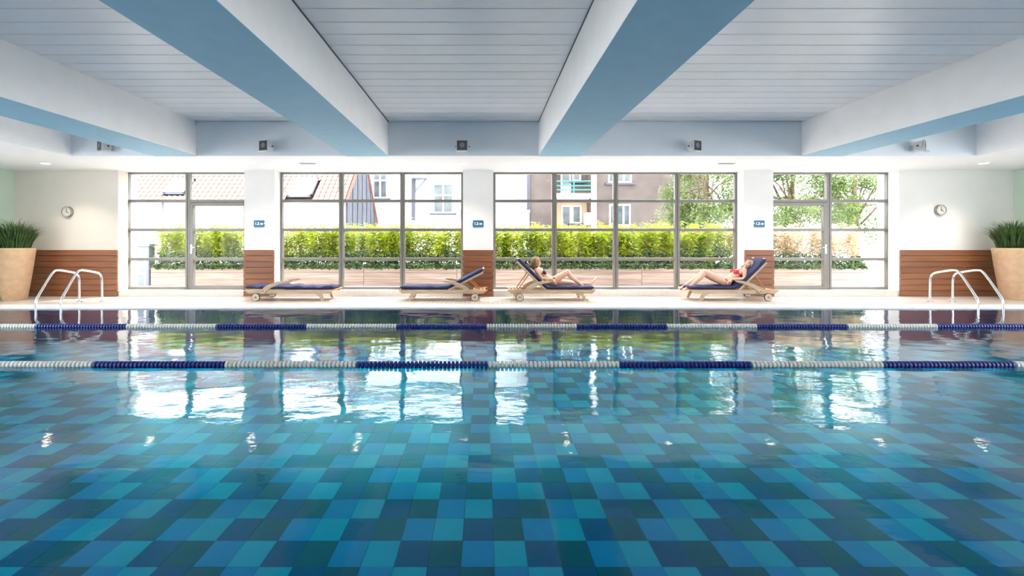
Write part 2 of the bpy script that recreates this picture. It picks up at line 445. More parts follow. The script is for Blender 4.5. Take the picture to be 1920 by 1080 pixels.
# ------------------------------------------------------------------ windows and doors
ZR = [.164, .879, 1.608, 2.323, 3.01]
def member(name, par, x0, x1, z0, z1, y0=YG - .04, y1=YG + .05, mat='brushed_alu'):
    return MB().cbox(x0, x1, y0, y1, z0, z1, .006).obj(name, mat, par)
def pane(par, x0, x1, z0, z1, y=YG + .01): return bx('pane', 'pane_glass', par, x0, x1, y, y + .012, z0, z1)
def window(n, xs, label, door_cols=()):
    w = tag(empty('window_%d' % n, ((xs[0] + xs[-1]) / 2, YG, .135)), label, 'window', kind='structure')
    w.matrix_world  # plain empty; children are placed in world space
    inv = Vector((-(xs[0] + xs[-1]) / 2, -YG, -.135))
    def rel(o): o.location = inv; return o
    for i, x in enumerate(xs):
        hw = .034 if i in (0, len(xs) - 1) else .06
        if i in (0, len(xs) - 1): rel(member('jamb', w, x - hw, x + hw, .135, ZS))
        else:
            rel(member('mullion', w, x - hw, x - .004, .135, ZS)); rel(member('mullion', w, x + .004, x + hw, .135, ZS))
    for i in range(len(xs) - 1):
        a = xs[i] + (.034 if i == 0 else .06); b = xs[i + 1] - (.034 if i == len(xs) - 2 else .06)
        rows = [3] if i in door_cols else range(4)
        for j in range(5):
            if i in door_cols and j < 3: continue
            hz = .025 if j == 4 else (.03 if j == 0 else .036)
            rel(member('transom', w, a, b, ZR[j] - hz, ZR[j] + hz))
        for j in rows:
            rel(pane(w, a, b, ZR[j] + .03, ZR[j + 1] - .03))
    return w
def door(n, x0, x1, hinge_right, label):
    d = tag(empty('door_%d' % n, ((x0 + x1) / 2, YG, .135)), label, 'door', kind='structure')
    inv = Vector((-(x0 + x1) / 2, -YG, -.135))
    def rel(o): o.location = inv; return o
    y0, y1 = YG - .055, YG + .035
    rel(member('stile', d, x0, x0 + .085, .14, 2.285, y0, y1)); rel(member('stile', d, x1 - .085, x1, .14, 2.285, y0, y1))
    for z0, z1 in ((.14, .235), (.842, .915), (1.572, 1.642), (2.20, 2.285)):
        rel(member('rail', d, x0 + .085, x1 - .085, z0, z1, y0, y1))
    for z0, z1 in ((.235, .842), (.915, 1.572), (1.642, 2.20)):
        rel(pane(d, x0 + .085, x1 - .085, z0, z1))
    hx = x0 + .043 if hinge_right else x1 - .043
    h = MB(); h.box(hx - .018, hx + .018, y0 - .008, y0, 1.02, 1.24)
    hp = rel(h.obj('handle_plate', 'steel', d))
    h = MB(); s_ = 1 if hinge_right else -1
    h.tube([(hx, y0 - .005, 1.17), (hx, y0 - .05, 1.17), (hx + s_ * .10, y0 - .05, 1.17)], .010, 8)
    rel(h.obj('handle', 'steel', d, smooth=True))
    rel(MB().lathe([(.014, -.014), (.014, 0)], (hx, y0 - .006, 1.06), 'y', 12).obj('lock', 'steel', d))
    return d
w1x = [-8.83, -7.33, -5.80]; w4x = [6.99, 8.555, 10.02]
window(1, w1x, 'leftmost grey metal window with a glazed garden door', (1,))
window(2, [-5.015, -3.53, -2.013, -.53], 'three-bay grey metal window with twelve panes')
window(3, [.262, 1.748, 3.271, 4.794, 6.25], 'four-bay grey metal window with sixteen panes behind the sunbathers')
window(4, w4x, 'rightmost grey metal window with a glazed garden door', (0,))
door(1, -7.265, -5.85, True, 'glazed metal garden door in the leftmost window')
door(2, 7.04, 8.49, False, 'glazed metal garden door in the rightmost window')

# ------------------------------------------------------------------ pool
basin = tag(empty('pool_basin', ((PXL + PXR) / 2, (YP0 + YP1) / 2, ZPOOL)), 'tiled swimming pool basin in four blues', 'pool', kind='structure')
bo = Vector(basin.location)
def rel_b(o): o.location = Vector(o.location) - bo; return o
bs = MB()
bs.box(PXL - .1, PXR + .1, YP0 - .1, YP1 + .1, ZPOOL - .12, ZPOOL - .006)
rel_b(bs.obj('basin_floor', 'grout', basin, fix=False))
bs = MB()
bs.box(PXL - .12, PXL, YP0 - .1, YP1 + .1, ZPOOL - .02, -.06); bs.box(PXR, PXR + .12, YP0 - .1, YP1 + .1, ZPOOL - .02, -.06)
bs.box(PXL, PXR, YP1, YP1 + .12, ZPOOL - .02, -.03); bs.box(PXL, PXR, YP0 - .12, YP0, ZPOOL - .02, -.06)
rel_b(bs.obj('basin_wall', 'tile_navy', basin, fix=False))
TW, TL = .200, .229            # tile module across and along
TNAMES = ['tile_blue', 'tile_teal', 'tile_navy', 'tile_deepteal']
OFF = [0, 2, 1, 3]
def tile_mesh(m):
    me = MB(); g = .0004; c = .0008
    x1, y1 = TW / 2 - g, TL / 2 - g
    b = [(-x1, -y1, -.006), (x1, -y1, -.006), (x1, y1, -.006), (-x1, y1, -.006)]
    t = [(-x1 + c, -y1 + c, 0), (x1 - c, -y1 + c, 0), (x1 - c, y1 - c, 0), (-x1 + c, y1 - c, 0)]
    me.v = b + t
    me.face((4, 5, 6, 7))
    for k in range(4): me.face((k, (k + 1) % 4, 4 + (k + 1) % 4, 4 + k))
    return me.mesh('tile', m, fix=False)
tms = [tile_mesh(n) for n in TNAMES]
# column 0 holds the line under the vanishing point; row 1 boundaries fitted to the picture
X00 = -.68 * TW; HF = EYE - ZPOOL
Y10 = F * HF / (1013.7 - VY)                    # far edge of row "1"
rest = MB(); cand = []
c0 = int((PXL - X00) / TW) - 1; c1 = int((PXR - X00) / TW) + 1
r0 = int((YP0 - Y10) / TL) - 1; r1 = int((YP1 - Y10) / TL) + 1
for r in range(r0, r1 + 1):
    yc = Y10 + (r - .5) * TL
    if yc - TL / 2 < YP0 or yc + TL / 2 > YP1: continue
    for c in range(c0, c1 + 1):
        xc = X00 + (c + .5) * TW
        if xc - TW / 2 < PXL or xc + TW / 2 > PXR: continue
        k = (c + OFF[(r) % 4]) % 4
        sx = VX + F * xc / yc; sy = VY + F * HF / yc
        cand.append((not (0 < sx < 1920 and sy < 1075), yc, abs(xc), xc, k))
cand.sort()
for i, (_, yc, _, xc, k) in enumerate(cand):
    if i < 300:
        rel_b(link('tile', tms[k], basin, (xc, yc, ZPOOL)))
    else:
        g = .0004; c = .0008; x1, y1 = TW / 2 - g, TL / 2 - g; b = len(rest.v)
        rest.v += [(xc - x1, yc - y1, ZPOOL - .006), (xc + x1, yc - y1, ZPOOL - .006), (xc + x1, yc + y1, ZPOOL - .006), (xc - x1, yc + y1, ZPOOL - .006),
                   (xc - x1 + c, yc - y1 + c, ZPOOL), (xc + x1 - c, yc - y1 + c, ZPOOL), (xc + x1 - c, yc + y1 - c, ZPOOL), (xc - x1 + c, yc + y1 - c, ZPOOL)]
        rest.face([b + q for q in (4, 5, 6, 7)], k)
        for q in range(4): rest.face([b + q, b + (q + 1) % 4, b + 4 + (q + 1) % 4, b + 4 + q], k)
tag(rel_b(rest.obj('tile_field', TNAMES, basin, fix=False)), kind='stuff')
wv = MB(); wv.quad((PXL, YP0, ZWATER), (PXR, YP0, ZWATER), (PXR, YP1, ZWATER), (PXL, YP1, ZWATER))
tag(wv.obj('pool_water', 'water', fix=False), 'still blue pool water mirroring the windows', 'water', kind='stuff')

# lane ropes: a steel cable threaded through float discs, blue and white by turns
def lane_rope(Y, x_ref, label):
    root = tag(empty('lane_rope', (0, Y, ZWATER)), label, 'lane rope', 'lane ropes across the pool')
    pitch, seg = .0437, 1.40
    R = .039; zc = .014
    cb = MB().tube([(PXL + .02, 0, zc), (PXR - .02, 0, zc)], .006, 6); cb.obj('cable', 'steel', root)
    def disc_mesh(mat):
        return MB().lathe([(.016, -.0205), (.016, -.0145), (R - .006, -.0145), (R, -.011), (R, .011), (R - .006, .0145), (.016, .0145), (.016, .0205)], (0, 0, 0), 'x', 12).mesh('disc', mat, smooth=35)
    md = {m: disc_mesh(m) for m in ('rope_blue', 'rope_white')}
    n = int((PXR - PXL - .1) / pitch)
    spots = []
    for i in range(n):
        x = PXL + .06 + i * pitch
        t = math.floor((x - x_ref) / seg)
        spots.append((x, 'rope_blue' if t % 2 == 1 else 'rope_white'))
    spots.sort(key=lambda s: abs(s[0] - .3))
    rest = MB()
    for i, (x, m) in enumerate(spots):
        if i < 300: link('disc', md[m], root, (x, 0, zc))
        else:
            rest.lathe([(.016, -.0205), (.016, -.0145), (R, -.011), (R, .011), (.016, .0145), (.016, .0205)], (x, 0, zc), 'x', 10, mi=0 if m == 'rope_blue' else 1)
    tag(rest.obj('disc_run', ['rope_blue', 'rope_white'], root, smooth=35), kind='stuff')
lane_rope(6.80, PX(911.7, 6.80), 'blue and white lane rope close to the loungers')
lane_rope(4.66, PX(916, 4.66), 'blue and white lane rope in the middle of the pool')

# pool ladders
def ladder(x0, x1, label):
    root = tag(empty('pool_ladder', ((x0 + x1) / 2, 9.0, 0)), label, 'ladder', 'steel pool ladders')
    inv = Vector((-(x0 + x1) / 2, -9.0, 0))
    ctrl = [(9.47, 0), (9.47, .50), (9.44, .60), (9.37, .645), (9.02, .725), (8.93, .72), (8.86, .66), (8.59, .24), (8.555, .16), (8.55, .08), (8.55, -.60)]
    for x in (x0, x1):
        pts = []
        for (ya, za), (yb, zb) in zip(ctrl[:-1], ctrl[1:]):
            pts += [(x, ya + (yb - ya) * t / 5, za + (zb - za) * t / 5) for t in range(5)]
        pts.append((x, *ctrl[-1]))
        # soften the corners
        for _ in range(3):
            pts = [pts[0]] + [tuple((Vector(pts[i - 1]) + 2 * Vector(pts[i]) + Vector(pts[i + 1])) / 4) for i in range(1, len(pts) - 1)] + [pts[-1]]
        o = MB().tube(pts, .0215, 14).obj('handrail', 'steel', root, smooth=True); o.location = inv
        e = MB().lathe([(.055, 0), (.055, .008), (.03, .02)], (x, 9.47, 0), 'z', 18).obj('flange', 'steel', root, smooth=35); e.location = inv
    for z in (-.12, -.36, -.58):
        o = MB().box(x0, x1, 8.51, 8.59, z - .012, z + .012).obj('tread', 'steel', root); o.location = inv
ladder(-8.755, -8.264, 'curved steel pool ladder below the left clock')
ladder(PX(1836, 8.53), PX(1883, 8.53), 'curved steel pool ladder below the right clock')

# ------------------------------------------------------------------ wall and ceiling fittings
def clock(x, z, label):
    root = tag(empty('wall_clock', (x, YW, z)), label, 'clock', 'round wall clocks')
    MB().lathe([(.128, -.002), (.128, -.05), (.122, -.058), (.112, -.058), (.112, -.045)], (0, 0, 0), 'y', 36).obj('case', 'clock_case', root, smooth=35)
    MB().lathe([(.113, -.044), (.113, -.047)], (0, 0, 0), 'y', 36).obj('dial', 'clock_face', root)
    for k in range(12):
        a = math.radians(30 * k); m = MB()
        m.box(-.003, .003, -.0015, 0, .088, .104)
        o = m.obj('hour_mark', 'clock_hand', root, loc=(0, -.0475, 0)); o.rotation_euler = (0, a, 0)
    for nm, l, w, a in (('minute_hand', .088, .0045, 0), ('hour_hand', .062, .006, 120)):
        o = MB().box(-w, w, -.002, 0, -.014, l).obj(nm, 'clock_hand', root, loc=(0, -.05, 0)); o.rotation_euler = (0, math.radians(a), 0)
clock(-10.0, 2.03, 'round grey wall clock on the wall beside the leftmost window')
clock(PX(1761, YW), PZ(394, YW), 'round pale wall clock on the wall beside the rightmost window')

FONT = None
def text_mesh(body, size, mat, name):
    cu = bpy.data.curves.new(name, 'FONT'); cu.body = body; cu.size = size; cu.extrude = .0012; cu.align_x = 'CENTER'; cu.align_y = 'CENTER'
    cu.offset = .0035
    tmp = bpy.data.objects.new(name, cu); COL.objects.link(tmp)
    dg = bpy.context.evaluated_depsgraph_get(); me = bpy.data.meshes.new_from_object(tmp.evaluated_get(dg))
    bpy.data.objects.remove(tmp); bpy.data.curves.remove(cu)
    me.materials.clear(); me.materials.append(MATS[mat]); return me
sign_text = text_mesh('1.2 m', .086, 'white_letter', 'lettering')
for x, lab in ((486.5, 'small teal depth sign on the pillar beside the leftmost window'), (896.5, 'small teal depth sign on the pillar above the raised-back empty lounger'),
               (1423, 'small teal depth sign on the pillar above the red bikini sunbather')):
    X = PX(x, YW); z = PZ(419.5, YW)
    root = tag(empty('depth_sign', (X, YW, z)), lab, 'sign', 'depth signs on the pillars')
    MB().cbox(-.124, .124, -.026, -.014, -.080, .080, .003).obj('panel', 'sign_teal', root)
    link('lettering', sign_text, root, (0, -.0268, 0), (math.pi / 2, 0, 0))
    for s in (-1, 1):
        MB().lathe([(.007, 0), (.007, -.022), (.010, -.022), (.010, -.030)], (s * .134, 0, 0), 'y', 10).obj('mounting_pin', 'steel', root)
    bx('bracket', 'lamp_grey', root, -.14, .14, -.014, -.001, -.006, .006)

def floodlight(x, z, yaw, label):
    root = tag(empty('floodlight', (x, YF, z)), label, 'floodlight', 'floodlights on the ceiling fascia')
    MB().box(-.05, .05, -.012, 0, -.05, .05).obj('wall_plate', 'lamp_grey', root)
    MB().tube([(0, -.01, 0), (0, -.09, .0)], .016, 8).obj('arm', 'lamp_grey', root)
    head = empty('head', (0, -.15, 0), yaw); head.parent = root
    h = MB()
    h.prism([(-.085, -.095), (.06, -.075), (.06, .085), (-.085, .10)], 'x', -.10, .10)
    h.obj('housing', 'lamp_grey', head)
    MB().cbox(-.118, .118, -.098, -.080, -.11, .115, .006).obj('bezel', 'lamp_grey', head)
    MB().box(-.10, .10, -.101, -.0975, -.088, .098).obj('lens', 'lamp_glass', head)
    MB().lathe([(.05, -.103), (.035, -.1015)], (0, 0, .01), 'y', 16).obj('reflector', 'lamp_reflector', head)
    for s in (-1, 1):
        MB().box(s * .118 - .006, s * .118 + .006, -.06, .05, -.03, .03).obj('yoke', 'lamp_grey', head)
        MB().lathe([(.018, 0), (.018, s * .018)], (s * .124, 0, 0), 'x', 10).obj('knob', 'alu_dark', head)
    MB().box(-.11, .11, -.16, -.098, -.118, -.108).obj('visor', 'lamp_grey', head)
    # cable up to the ceiling
for x, yaw, lab in ((198, -.55, 'white floodlight behind the leftmost ceiling beam'), (501, -.35, 'pale floodlight in the bay above the leftmost pillar'),
                    (867, -.02, 'dark-lensed floodlight centred in the middle bay'), (1300, .45, 'white floodlight in the wide right bay'),
                    (1722, .7, 'grey floodlight with open visor in the rightmost bay')):
    floodlight(PX(x, 8.62), PZ(275, 8.62), yaw, lab)

xs_dl = [85, 278, 473, 670, 868, 1063, 1252, 1443, 1650, 1845]
near = ['above the left clock', 'above the fixed pane of the leftmost window', 'above the leftmost pillar', 'above the middle of the three-bay window',
        'above the pillar with the raised empty lounger', 'above the black bikini sunbather', 'above the third bay of the four-bay window', 'above the red bikini sunbather',
        'above the right end of the rightmost window', 'above the right clock']
for x, lab in zip(xs_dl, near):
    X = PX(x, 9.59)
    root = tag(empty('downlight', (X, 9.59, ZS)), 'round recessed ceiling downlight ' + lab, 'downlight', 'downlights in the soffit')
    MB().lathe([(.105, 0), (.105, -.006), (.085, -.008), (.078, -.003)], (0, 0, 0), 'z', 24).obj('rim', 'frame_white', root, smooth=35)
    MB().lathe([(.078, -.003), (.05, -.0025)], (0, 0, 0), 'z', 20).obj('diffuser', 'lamp_glow', root)
    ld = bpy.data.lights.new('downlight_bulb', 'SPOT'); ld.energy = 60; ld.spot_size = math.radians(110); ld.spot_blend = .8; ld.shadow_soft_size = .07; ld.color = (1, .88, .72)
    lo = bpy.data.objects.new('bulb', ld); COL.objects.link(lo); lo.location = (0, 0, -.03); lo.parent = root
for x, lab in ((577, 'slim linear air vent above the three-bay window'), (1362, 'slim linear air vent above the four-bay window')):
    root = tag(empty('air_vent', (PX(x, 9.59), 9.59, ZS)), lab, 'vent', 'air vents in the soffit')
    MB().box(-.18, .18, -.05, .05, -.008, 0).obj('grille_frame', 'lamp_grey', root)
    for k in range(3): MB().box(-.165, .165, -.034 + k * .026, -.018 + k * .026, -.011, -.008).obj('slat', 'alu_dark', root)

# ------------------------------------------------------------------ planters with grass in the room corners
def pot(x, y, label_p, label_g, seed):
    rnd = random.Random(seed)
    root = tag(empty('plant_pot', (x, y, 0)), label_p, 'pot', 'tall terracotta pots')
    prof = [(.19, 0), (.205, .02), (.25, .35), (.30, .75), (.335, 1.08), (.345, 1.15), (.34, 1.17), (.315, 1.17), (.305, 1.12)]
    MB().lathe(prof, (0, 0, 0), 'z', 40).obj('body', 'pot_terracotta', root, smooth=40)
    MB().lathe([(.305, 1.10), (.28, 1.125), (.01, 1.135)], (0, 0, 0), 'z', 24).obj('soil', 'soil', root)
    g = tag(empty('potted_grass', (x, y, 1.13)), label_g, 'plant', 'potted grasses')
    m = MB()
    for k in range(900):
        a = rnd.uniform(0, 2 * math.pi); r = .25 * math.sqrt(rnd.random())
        p = Vector((r * math.cos(a), r * math.sin(a), -.01))
        lean = Vector((math.cos(a) * r * 1.1 + rnd.gauss(0, .10), math.sin(a) * r * 1.1 + rnd.gauss(0, .10), 0))
        lean = lean * min(1, .24 / max(lean.length, .01))
        h = rnd.uniform(.50, .78) * (1 - .30 * (r / .25) ** 2); w = rnd.uniform(.004, .008)
        side = Vector((-math.sin(a + rnd.uniform(-1, 1)), math.cos(a + rnd.uniform(-1, 1)), 0)) * w
        p1_ = p + lean * .25 + Vector((0, 0, h * .45)); p2_ = p + lean * .65 + Vector((0, 0, h * .82)); p3_ = p + lean * (1.15 + rnd.random() * .5) + Vector((0, 0, h * rnd.uniform(.9, 1.0)))
        b = len(m.v)
        m.v += [tuple(p - side), tuple(p + side), tuple(p1_ + side), tuple(p1_ - side), tuple(p2_ + side * .7), tuple(p2_ - side * .7), tuple(p3_)]
        m.face((b, b + 1, b + 2, b + 3)); m.face((b + 3, b + 2, b + 4, b + 5)); m.face((b + 5, b + 4, b + 6))
    tag(m.obj('blades', 'grass_blade', g, fix=False), kind='stuff')
pot(-10.56, 9.85, 'tall tapered terracotta pot beside the left clock wall', 'bushy green grass in the left terracotta pot', 3)
pot(12.02, 9.92, 'tall tapered terracotta pot beside the right clock wall', 'bushy green grass in the right terracotta pot', 5)

# ------------------------------------------------------------------ sun loungers
LY = 9.99
def lounger(head_x, d, ang, label, rumple=0.0, seed=1, towel=False):
    """head_x: world X of the head tip; d=+1 head to the left, -1 head to the right; ang: back angle in degrees"""
    L0 = 1.97
    root = tag(empty('sun_lounger', (head_x + d * L0 / 2, LY, 0), 0 if d > 0 else math.pi), label, 'sun lounger', 'wooden loungers along the windows')
    U = lambda u: u - L0 / 2
    A = math.radians(ang)
    # long side rails with raked ends
    for s in (-1, 1):
        rail = [(U(.0), .245), (U(1.97), .245), (U(1.90), .165), (U(.10), .165)]
        MB().prism(rail, 'y', s * .315 - .017, s * .315 + .017).obj('side_rail', 'teak', root)
        leg = [(U(1.55), .17), (U(1.69), .17), (U(1.735), .10), (U(1.765), 0), (U(1.705), 0), (U(1.675), .075), (U(1.63), .125)]
        MB().prism(leg, 'y', s * .315 - .022, s * .315 + .022).obj('leg', 'teak', root)
        arm = [(.367, .165), (.443, .299), (.52, .345), (.596, .383), (.733, .429), (.85, .446), (.947, .452), (1.0, .444), (.947, .412), (.794, .378), (.642, .318), (.52, .238), (.458, .165)]
        MB().prism([(U(a), b) for a, b in arm], 'y', s * .345 - .022, s * .345 + .022).obj('armrest', 'teak', root)
        w = MB().lathe([(.0, -.016), (.077, -.016), (.077, .016), (.0, .016)], (U(.286), s * .375, .0875), 'y', 28).obj('wheel', 'wheel_wood', root, smooth=35)
        MB().lathe([(.077, -.014), (.084, -.014), (.0875, -.010), (.0875, .010), (.084, .014), (.077, .014)], (U(.286), s * .375, .0875), 'y', 28).obj('tyre', 'rubber', w, smooth=35)
        MB().lathe([(.012, -.022), (.012, .022)], (U(.286), s * .375, .0875), 'y', 12).obj('hub', 'alu_dark', w)
        MB().lathe([(.040, -.0175), (.037, -.0175), (.037, .0175), (.040, .0175)], (U(.286), s * .375, .0875), 'y', 20).obj('ring', 'teak', w)
        MB().lathe([(.011, 0), (.011, s * .012)], (U(.44), s * .362, .22), 'y', 10).obj('bolt', 'alu_dark', root)
    MB().tube([(U(.286), -.36, .0875), (U(.286), .36, .0875)], .011, 8).obj('axle', 'alu_dark', root)
    MB().prism([(U(.25), .165), (U(.32), .165), (U(.31), .09), (U(.26), .09)], 'y', -.30, .30).obj('axle_block', 'teak', root)
    # seat slats (and the bare slats under a raised back)
    u = .05
    while u < 1.93:
        if u > .86 or ang > 5 and u < .30:
            MB().box(U(u), U(u + .052), -.298, .298, .226, .246).obj('slat', 'teak_warm', root)
        u += .075
    # hinged back: two rails and slats
    bk = empty('backrest', (U(.87), 0, .240)); bk.parent = root
    bk.rotation_euler = (0, A, 0)
    for s in (-1, 1):
        MB().box(-.86, 0, s * .275 - .016, s * .275 + .016, -.022, .018).obj('back_rail', 'teak', bk)
    for k in range(9):
        MB().box(-.84 + k * .093, -.79 + k * .093, -.26, .26, .002, .018).obj('back_slat', 'teak_warm', bk)
    if ang > 5:
        px_, pz_ = .87 - .52 * math.cos(A), .24 + .52 * math.sin(A)
        for s in (-1, 1):
            MB().tube([(U(px_), s * .23, pz_ - .02), (U(.87 - .52 * math.cos(A) - .20 - .05 * ang / 45), s * .23, .235)], .014, 6).obj('prop_strut', 'teak_warm', root)
    # cushion swept along seat and back
    rnd = random.Random(seed); T = .076; H = .288
    path = []
    n1, n2 = 44, 36
    for i in range(n1 + 1):
        t = i / n1; path.append((1.955 - t * (1.955 - .90), H))
    for i in range(1, n2 + 1):
        t = i / n2 * .90
        path.append((.90 - t * math.cos(A) - .048 * math.sin(A) * min(1, t / .1) * 0, H + t * math.sin(A) + (.0)))
    # smooth the fold
    for _ in range(10):
        path = [path[0]] + [((path[i - 1][0] + 2 * path[i][0] + path[i + 1][0]) / 4, (path[i - 1][1] + 2 * path[i][1] + path[i + 1][1]) / 4) for i in range(1, len(path) - 1)] + [path[-1]]
    m = MB(); nr = 28; total = len(path)
    for i, (pu, pz) in enumerate(path):
        a = path[max(i - 1, 0)]; b = path[min(i + 1, total - 1)]
        tv = Vector((b[0] - a[0], b[1] - a[1])).normalized(); nv = Vector((tv.y, -tv.x))
        if nv.y < 0: nv = -nv
        e = min(i, total - 1 - i) / 3.0; er = math.sqrt(max(0.0, 1 - (1 - min(1, e)) ** 2)) * .82 + .18
        puff = .93 + .10 * abs(math.sin(math.pi * i / total * 7))
        for k in range(nr):
            an = 2 * math.pi * k / nr; cx, cz = math.cos(an), math.sin(an)
            sx = math.copysign(abs(cx) ** .28, cx); sz = math.copysign(abs(cz) ** .6, cz)
            w = .285 * (.97 + .03 * er); th = T / 2 * er * (puff if sz > 0 else 1)
            off = 0
            if sz > -.2:
                off = (noise.noise((pu * 6, sx * 1.8, seed * 3.1)) * .010 + noise.noise((pu * 17, sx * 5, seed)) * .005) * (1 + rumple * 2.2)
            q = Vector((pu, pz)) + nv * (sz * th + off)
            m.v.append((U(q.x), sx * w, q.y))
    for i in range(total - 1):
        for k in range(nr):
            q = (k + 1) % nr
            m.face([i * nr + k, i * nr + q, (i + 1) * nr + q, (i + 1) * nr + k])
    m.face(list(range(nr))); m.face([(total - 1) * nr + k for k in range(nr)])
    cu = m.obj('cushion', 'navy_fabric', root, smooth=60)
    # tie tabs at the head end
    e = path[-1]
    for s in (-1, 1):
        MB().ell((U(e[0]), s * .20, e[1] + .01), (.022, .03, .014)).obj('tie_tab', 'fabric_white', cu, smooth=True)
    return root
lounger(PX(457.5, 9.66), 1, 0.5, 'flat empty wooden lounger with rumpled navy cushion', .9, 2)
lounger(PX(914.6, 9.66), -1, 27, 'empty wooden lounger with its navy back half raised', 0.1, 3)
lounger(PX(950, 9.66), 1, 45, 'wooden lounger carrying the black bikini sunbather', 0.0, 4)
lounger(PX(1462, 9.66), -1, 45, 'wooden lounger carrying the red bikini sunbather', .2, 5)

# ------------------------------------------------------------------ people
def fuse(mb, voxel, smooth):
    me = mb.mesh('tmp', 'skin'); o = bpy.data.objects.new('tmp', me); COL.objects.link(o)
    r = o.modifiers.new('r', 'REMESH'); r.mode = 'VOXEL'; r.voxel_size = voxel; r.use_smooth_shade = True
    s = o.modifiers.new('s', 'SMOOTH'); s.factor = .5; s.iterations = smooth
    dg = bpy.context.evaluated_depsgraph_get(); out = bpy.data.meshes.new_from_object(o.evaluated_get(dg))
    bpy.data.objects.remove(o); bpy.data.meshes.remove(me)
    out.polygons.foreach_set('use_smooth', [True] * len(out.polygons))
    return out
def patch(body, name, mat, parent, pred, off=.004):
    """thin garment lying on the body: the faces whose centres satisfy pred, pushed out, with a rim"""
    bm = bmesh.new(); bm.from_mesh(body); bm.normal_update()
    kill = [f for f in bm.faces if not pred(f.calc_center_median())]
    bmesh.ops.delete(bm, geom=kill, context='FACES')
    for v in bm.verts: v.normal_update()
    nrm = {v: v.normal.copy() for v in bm.verts}
    for v in bm.verts: v.co += nrm[v] * off
    g = bmesh.ops.extrude_face_region(bm, geom=bm.faces[:])
    for e in g['geom']:
        if isinstance(e, bmesh.types.BMVert): e.co -= e.normal * off * 1.2
    me = bpy.data.meshes.new(name); bm.to_mesh(me); bm.free()
    me.materials.append(MATS[mat]); me.polygons.foreach_set('use_smooth', [True] * len(me.polygons))
    return link(name, me, parent)
def frame(f, up):
    f = Vector(f).normalized(); r = Vector(up).cross(f).normalized(); u = f.cross(r)
    M = Matrix((f, r, u)).transposed(); return M       # columns: forward, sideways, up
def hand(mb, wrist, dirv, palm_n, flip, curl=.35, size=1.0):
    d = Vector(dirv).normalized(); n = Vector(palm_n); n = (n - d * n.dot(d)).normalized(); s = d.cross(n).normalized() * flip
    w = Vector(wrist)
    M = Matrix((s, n, d)).transposed()
    mb.ell(w + d * .045 * size, (.036 * size, .016 * size, .052 * size), M)
    for i, (o, l) in enumerate(((-.030, .062), (-.010, .072), (.010, .068), (.029, .052))):
        base = w + d * .082 * size + s * o * size
        dd = d.copy(); pts = [base - d * .02]; p = base
        for j, seg in enumerate((.45, .32, .23)):
            pts.append(p.copy()); dd = (dd + n * curl * (.5 + .5 * j) + s * o * .8).normalized(); p = p + dd * l * seg * size
        pts.append(p)
        mb.limb(pts, [.0095, .0092, .0088, .0082, .0070][:len(pts)], 8)
    tb = w + d * .025 * size - s * .030 * size
    t1 = tb + (d * .6 - s * .75 + n * .2).normalized() * .038 * size; t2 = t1 + (d * .9 - s * .25 + n * .3).normalized() * .030 * size
    mb.limb([tb, t1, t2], [.013, .0105, .0085], 8)
def foot(mb, ankle, heel_dir, toe_dir, size=1.0):
    """heel_dir: from ankle down to the sole; toe_dir along the sole"""
    a = Vector(ankle); h = Vector(heel_dir).normalized(); t = Vector(toe_dir).normalized(); s = h.cross(t).normalized()
    M = Matrix((t, s, h)).transposed()
    heel = a + h * .045 - t * .035
    mb.ell(heel, (.036, .030, .034), M)
    mb.limb([a, a + h * .035 + t * .07, a + h * .05 + t * .135], [.036, .033, .022], 10)
    mb.ell(a + h * .055 + t * .12, (.045, .040, .018), M)
    for k in range(5):
        o = (-.030 + k * .015); ln = (.048, .044, .040, .034, .028)[k]
        b = a + h * .058 + t * .150 + s * o
        mb.limb([b - t * .01, b + t * ln * .6, b + t * ln + h * .004], [.011 if k == 0 else .008, .010 if k == 0 else .0075, .008 if k == 0 else .006], 8)
def torso(mb, st):
    """stations: (point, across half width, depth half); fills with overlapping ellipsoids"""
    for i in range(len(st) - 1):
        p, w, d = st[i]; q, w2, d2 = st[i + 1]; p = Vector(p); q = Vector(q)
        ax = (q - p); ln = ax.length; up = ax.normalized(); side = Vector((0, 1, 0)); fr = side.cross(up).normalized()
        M = Matrix((fr, side, up)).transposed()
        for k in range(4):
            t = k / 3.0
            mb.ell(p.lerp(q, t), (d + (d2 - d) * t, w + (w2 - w) * t, max(.05, ln * .55)), M, 16, 10)
def head(mb, c, M, s=1.0):
    c = Vector(c); f, r, u = M.col[0], M.col[1], M.col[2]
    mb.ell(c - f * .012 * s + u * .025 * s, (.092 * s, .074 * s, .088 * s), M, 18, 12)
    mb.ell(c + f * .022 * s - u * .035 * s, (.066 * s, .058 * s, .082 * s), M, 16, 10)
    mb.ell(c + f * .060 * s - u * .098 * s, (.022 * s, .026 * s, .018 * s), M)                    # chin
    mb.ell(c + f * .082 * s + u * .012 * s, (.014 * s, .046 * s, .012 * s), M)                    # brow
    mb.limb([c + f * .086 * s + u * .004 * s, c + f * .100 * s - u * .034 * s], [.008 * s, .011 * s], 8)  # nose
    mb.ell(c + f * .083 * s - u * .066 * s, (.012 * s, .024 * s, .012 * s), M)                    # lips mound
    for k in (-1, 1):
        mb.ell(c + r * k * .076 * s - f * .008 * s - u * .01 * s, (.018 * s, .009 * s, .030 * s), M)   # ear
        mb.ell(c + f * .060 * s + r * k * .038 * s - u * .025 * s, (.024 * s, .024 * s, .024 * s), M)  # cheek
